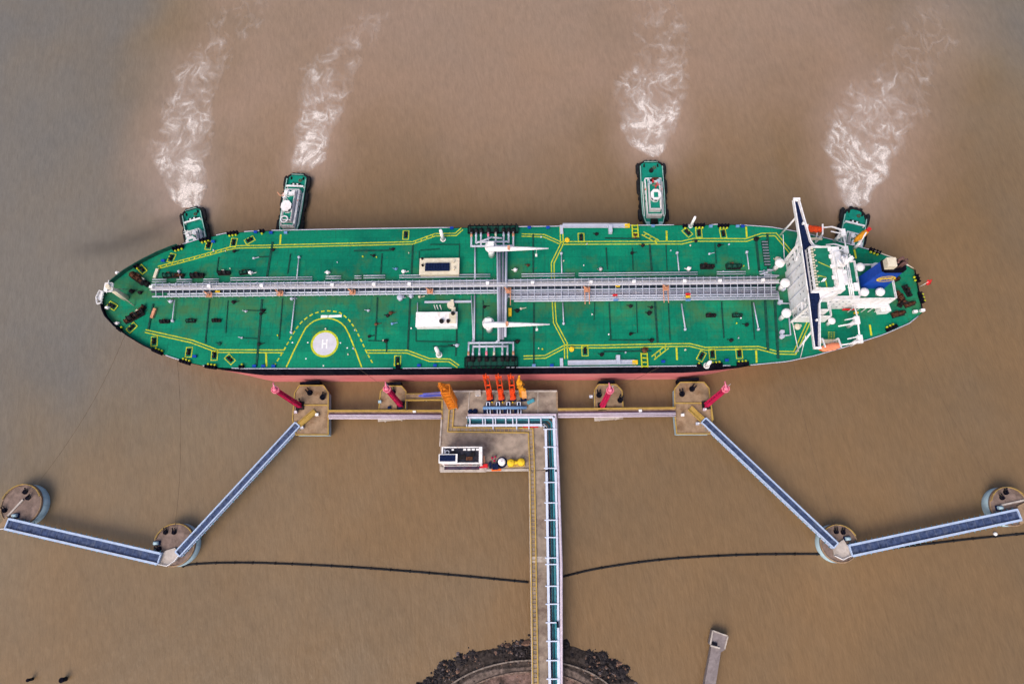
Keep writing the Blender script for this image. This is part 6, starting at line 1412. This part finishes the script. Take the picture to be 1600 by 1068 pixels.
# mooring lines
def rope(label, a, b, sag=3.0, r=.06):
    a, b = Vector(a), Vector(b); n = 24; pts = [a.lerp(b, i / n) - Vector((0, 0, sag * 4 * (i / n) * (1 - i / n))) for i in range(n + 1)]; o = MB().tube(pts, r, 5).build('mooring_rope', ROPE); tag(o, label, 'rope', 'mooring ropes of the tanker')
def SW(px, py, h=.8): s, b, z = S(px, py, h); return S_world(s, b, z)
rope('mooring rope from the tanker bow quarter to the dolphin where the left bridges meet', SW(277, 563.5), at(272.5, 829, 6.3), 4)
rope('mooring rope from the tanker bow to the dolphin at the left edge', SW(196, 521), at(43, 774, 6.3), 5)
rope('mooring rope from the tanker stern to the dolphin where the right bridges meet', SW(1240, 565.5), at(1308, 829, 6.3), 4)
rope('mooring rope from the tanker stern corner to the dolphin at the right edge', SW(1420, 500), at(1566, 775, 6.3), 5)
rope('short mooring rope from the tanker side to the left small dolphin', SW(560, 575, .5), at(613, 612, 7.5), 2)
rope('short mooring rope from the tanker side to the right small dolphin', SW(1030, 573.5, .5), at(937, 616, 7.5), 2)
# ------------------------------------------------------------------ rocky bank where the trestle lands
BC = at(820, 1130, 0); BR = (BC - at(824, 1005, 0)).length
def bank():
    R = BR; n = 72; rings = [(1.02, -1.0), (.97, .3), (.86, 2.4), (.80, 3.2), (.745, 3.7), (.735, 3.9), (.66, 3.95), (.64, 3.4), (.45, 3.7), (.2, 3.9), (0.001, 4.0)]
    m = MB(); rs = random.Random(5)
    for f, z in rings:
        for k in range(n):
            a = 2 * pi * k / n; j = 1 + .025 * sin(a * 7) + .02 * rs.uniform(-1, 1) * (f > .78)
            m.v.append((BC.x + R * 1.72 * f * j * cos(a), BC.y + R * f * j * sin(a), z + (rs.uniform(-.2, .2) if f > .78 else 0)))
    for i in range(len(rings) - 1):
        m.use(0 if i < 4 else (1 if i < 6 else 2))
        for k in range(n): a = i * n + k; b = i * n + (k + 1) % n; m.face((a, b, b + n, a + n))
    o = m.build('riverbank', [mat('dark_wet_rock', (.06, .046, .04), .9, var=.5, scale=.8), mat('bank_paving', (.145, .11, .095), .95, var=.35, scale=.8, stain=(.05, .04, .035), stain_amt=.9, stain_scale=.35, bump=.6, bump_scale=1.5), mat('bank_soil', (.175, .115, .10), .95, var=.4, scale=.35, stain=(.025, .022, .018), stain_amt=1.0, stain_scale=.13, bump=.6, bump_scale=1.2)]); tag(o, 'low round riverbank where the trestle lands', 'bank', kind='structure')
    rs = random.Random(11); rk = MB()
    mats = [mat('black_rock', (.034, .029, .031), .85, var=.5, scale=1.2), mat('grey_rock', (.16, .13, .13), .9, var=.3, scale=1.0), mat('brown_rock', (.20, .12, .09), .9, var=.3)]
    for i in range(4200):
        f = rs.choice((rs.uniform(.68, 1.02), rs.uniform(.80, 1.0), rs.uniform(.87, 1.02), rs.gauss(.99, .025), rs.uniform(.45, .8))); a = rs.uniform(.10, pi - .10)
        j = 1 + .03 * sin(a * 9 + 1) + .02 * sin(a * 23) + .015 * sin(a * 51 + 2)
        x, y = BC.x + BR * 1.72 * f * j * cos(a), BC.y + BR * f * j * sin(a)
        if abs(x - at(852, 1030, 3).x) < 4.8 and f < .9 and False: continue
        z = max(-.15, min(3.3, (1.0 - f) * 15)); r = min(1.7, rs.uniform(.22, .5) * math.exp(rs.gauss(.1, .4))) * (1.2 if f > .9 else .8)
        rk.use(0 if rs.random() < (.86 if f > .9 else .62) else rs.choice((1, 2, 2)))
        i0 = len(rk.v); q = []
        for (px, py, pz) in ((1, 0, 0), (.5, .87, .1), (-.5, .8, 0), (-1, 0, .1), (-.5, -.87, 0), (.5, -.8, .1), (0.1, 0, .8), (0, .1, -.6)):
            q.append((x + r * px * rs.uniform(.7, 1.25), y + r * py * rs.uniform(.7, 1.25), z - .1 + r * (pz + rs.uniform(-.15, .25))))
        rk.v += q
        for k in range(6): rk.face((i0 + k, i0 + (k + 1) % 6, i0 + 6)); rk.face((i0 + (k + 1) % 6, i0 + k, i0 + 7))
    o = rk.build('riprap', mats); tag(o, 'dark broken riprap rocks along the water edge of the bank', 'rocks', kind='stuff')
    # kerb ring and stepped blocks
    for lb, f, z, mm, w in (('pale kerb wall curving round the top of the rocky bank', .80, 3.35, mat('weathered_kerb_stone', (.19, .155, .135), .9, var=.4, scale=.9), .55), ('inner tan kerb wall curving round the bank', .66, 4.05, mat('tan_kerb_stone', (.19, .135, .11), .9, var=.4, scale=.9), .5)):
        pts = [(BC.x + BR * 1.72 * f * cos(a), BC.y + BR * f * sin(a), z) for a in [radians(8 + 2.5 * k) for k in range(67)]]; m = MB()
        for a, b in zip(pts, pts[1:]): m.bar(a, b, w, .7)
        o = m.build('kerb_wall', mm); tag(o, lb, 'wall')
bank()

# dark exhaust smoke drifting low over the water from the leftmost tug
def smoke():
    P = [at(x, y, 9.0) for x, y in ((292, 335), (272, 341), (250, 353), (225, 367), (195, 378), (160, 386), (120, 393), (60, 404))]
    d = P[-1] - P[0]; L_ = d.length; rz = atan2(d.y, d.x); c, s_ = cos(rz), sin(rz)
    lx = [((p - P[0]).x * c + (p - P[0]).y * s_) / L_ for p in P]; ly = [-(p - P[0]).x * s_ + (p - P[0]).y * c for p in P]
    k = np.polyfit(lx, ly, 4)
    m = bpy.data.materials.new('exhaust_smoke'); m.use_nodes = True; N = m.node_tree.nodes; L = m.node_tree.links
    N.remove(N['Principled BSDF']); v = N.new('ShaderNodeVolumePrincipled'); v.inputs['Color'].default_value = (.20, .17, .15, 1); L.new(v.outputs[0], N['Material Output'].inputs['Volume'])
    tc = N.new('ShaderNodeTexCoord'); sp = N.new('ShaderNodeSeparateXYZ'); L.new(tc.outputs['Object'], sp.inputs[0])
    def M(op, *a):
        x = N.new('ShaderNodeMath'); x.operation = op
        for i, q in enumerate(a):
            if isinstance(q, (int, float)): x.inputs[i].default_value = float(q)
            else: L.new(q, x.inputs[i])
        return x.outputs[0]
    t = M('DIVIDE', sp.outputs['X'], L_); acc = float(k[0])
    for q in k[1:]: acc = M('ADD', M('MULTIPLY', acc, t), float(q))
    nz = N.new('ShaderNodeTexNoise'); nz.inputs['Scale'].default_value = .12; nz.inputs['Detail'].default_value = 5; nz.inputs['Roughness'].default_value = .6; L.new(tc.outputs['Object'], nz.inputs['Vector'])
    wob = M('MULTIPLY', M('SUBTRACT', nz.outputs['Fac'], .5), 9.0)
    dy = M('ADD', M('SUBTRACT', sp.outputs['Y'], acc), wob); rad = M('SQRT', M('ADD', M('MULTIPLY', dy, dy), M('MULTIPLY', sp.outputs['Z'], sp.outputs['Z'])))
    w = M('ADD', 1.6, M('MULTIPLY', M('SQRT', M('MAXIMUM', t, 0.0)), 6.5))
    fall = N.new('ShaderNodeMapRange'); fall.interpolation_type = 'SMOOTHSTEP'; fall.inputs[1].default_value = 1.0; fall.inputs[2].default_value = 0.0; L.new(M('DIVIDE', rad, w), fall.inputs[0])
    end = N.new('ShaderNodeMapRange'); end.interpolation_type = 'SMOOTHSTEP'; end.inputs[1].default_value = 1.0; end.inputs[2].default_value = .35; L.new(t, end.inputs[0])
    st = N.new('ShaderNodeMapRange'); st.interpolation_type = 'SMOOTHSTEP'; st.inputs[1].default_value = 0.0; st.inputs[2].default_value = .06; L.new(t, st.inputs[0])
    L.new(M('MULTIPLY', M('MULTIPLY', fall.outputs[0], M('MULTIPLY', end.outputs[0], st.outputs[0])), M('MULTIPLY', .085, M('ADD', .3, nz.outputs['Fac']))), v.inputs['Density'])
    b = MB(); b.box((L_ / 2, sum((min(ly), max(ly))) / 2, 0), (L_, max(ly) - min(ly) + 24, 16)); o = b.build('smoke', m); o.location = P[0]; o.rotation_euler = (0, 0, rz)
    tag(o, 'thin dark exhaust smoke trailing left from the leftmost tug', 'smoke', kind='stuff')
smoke()
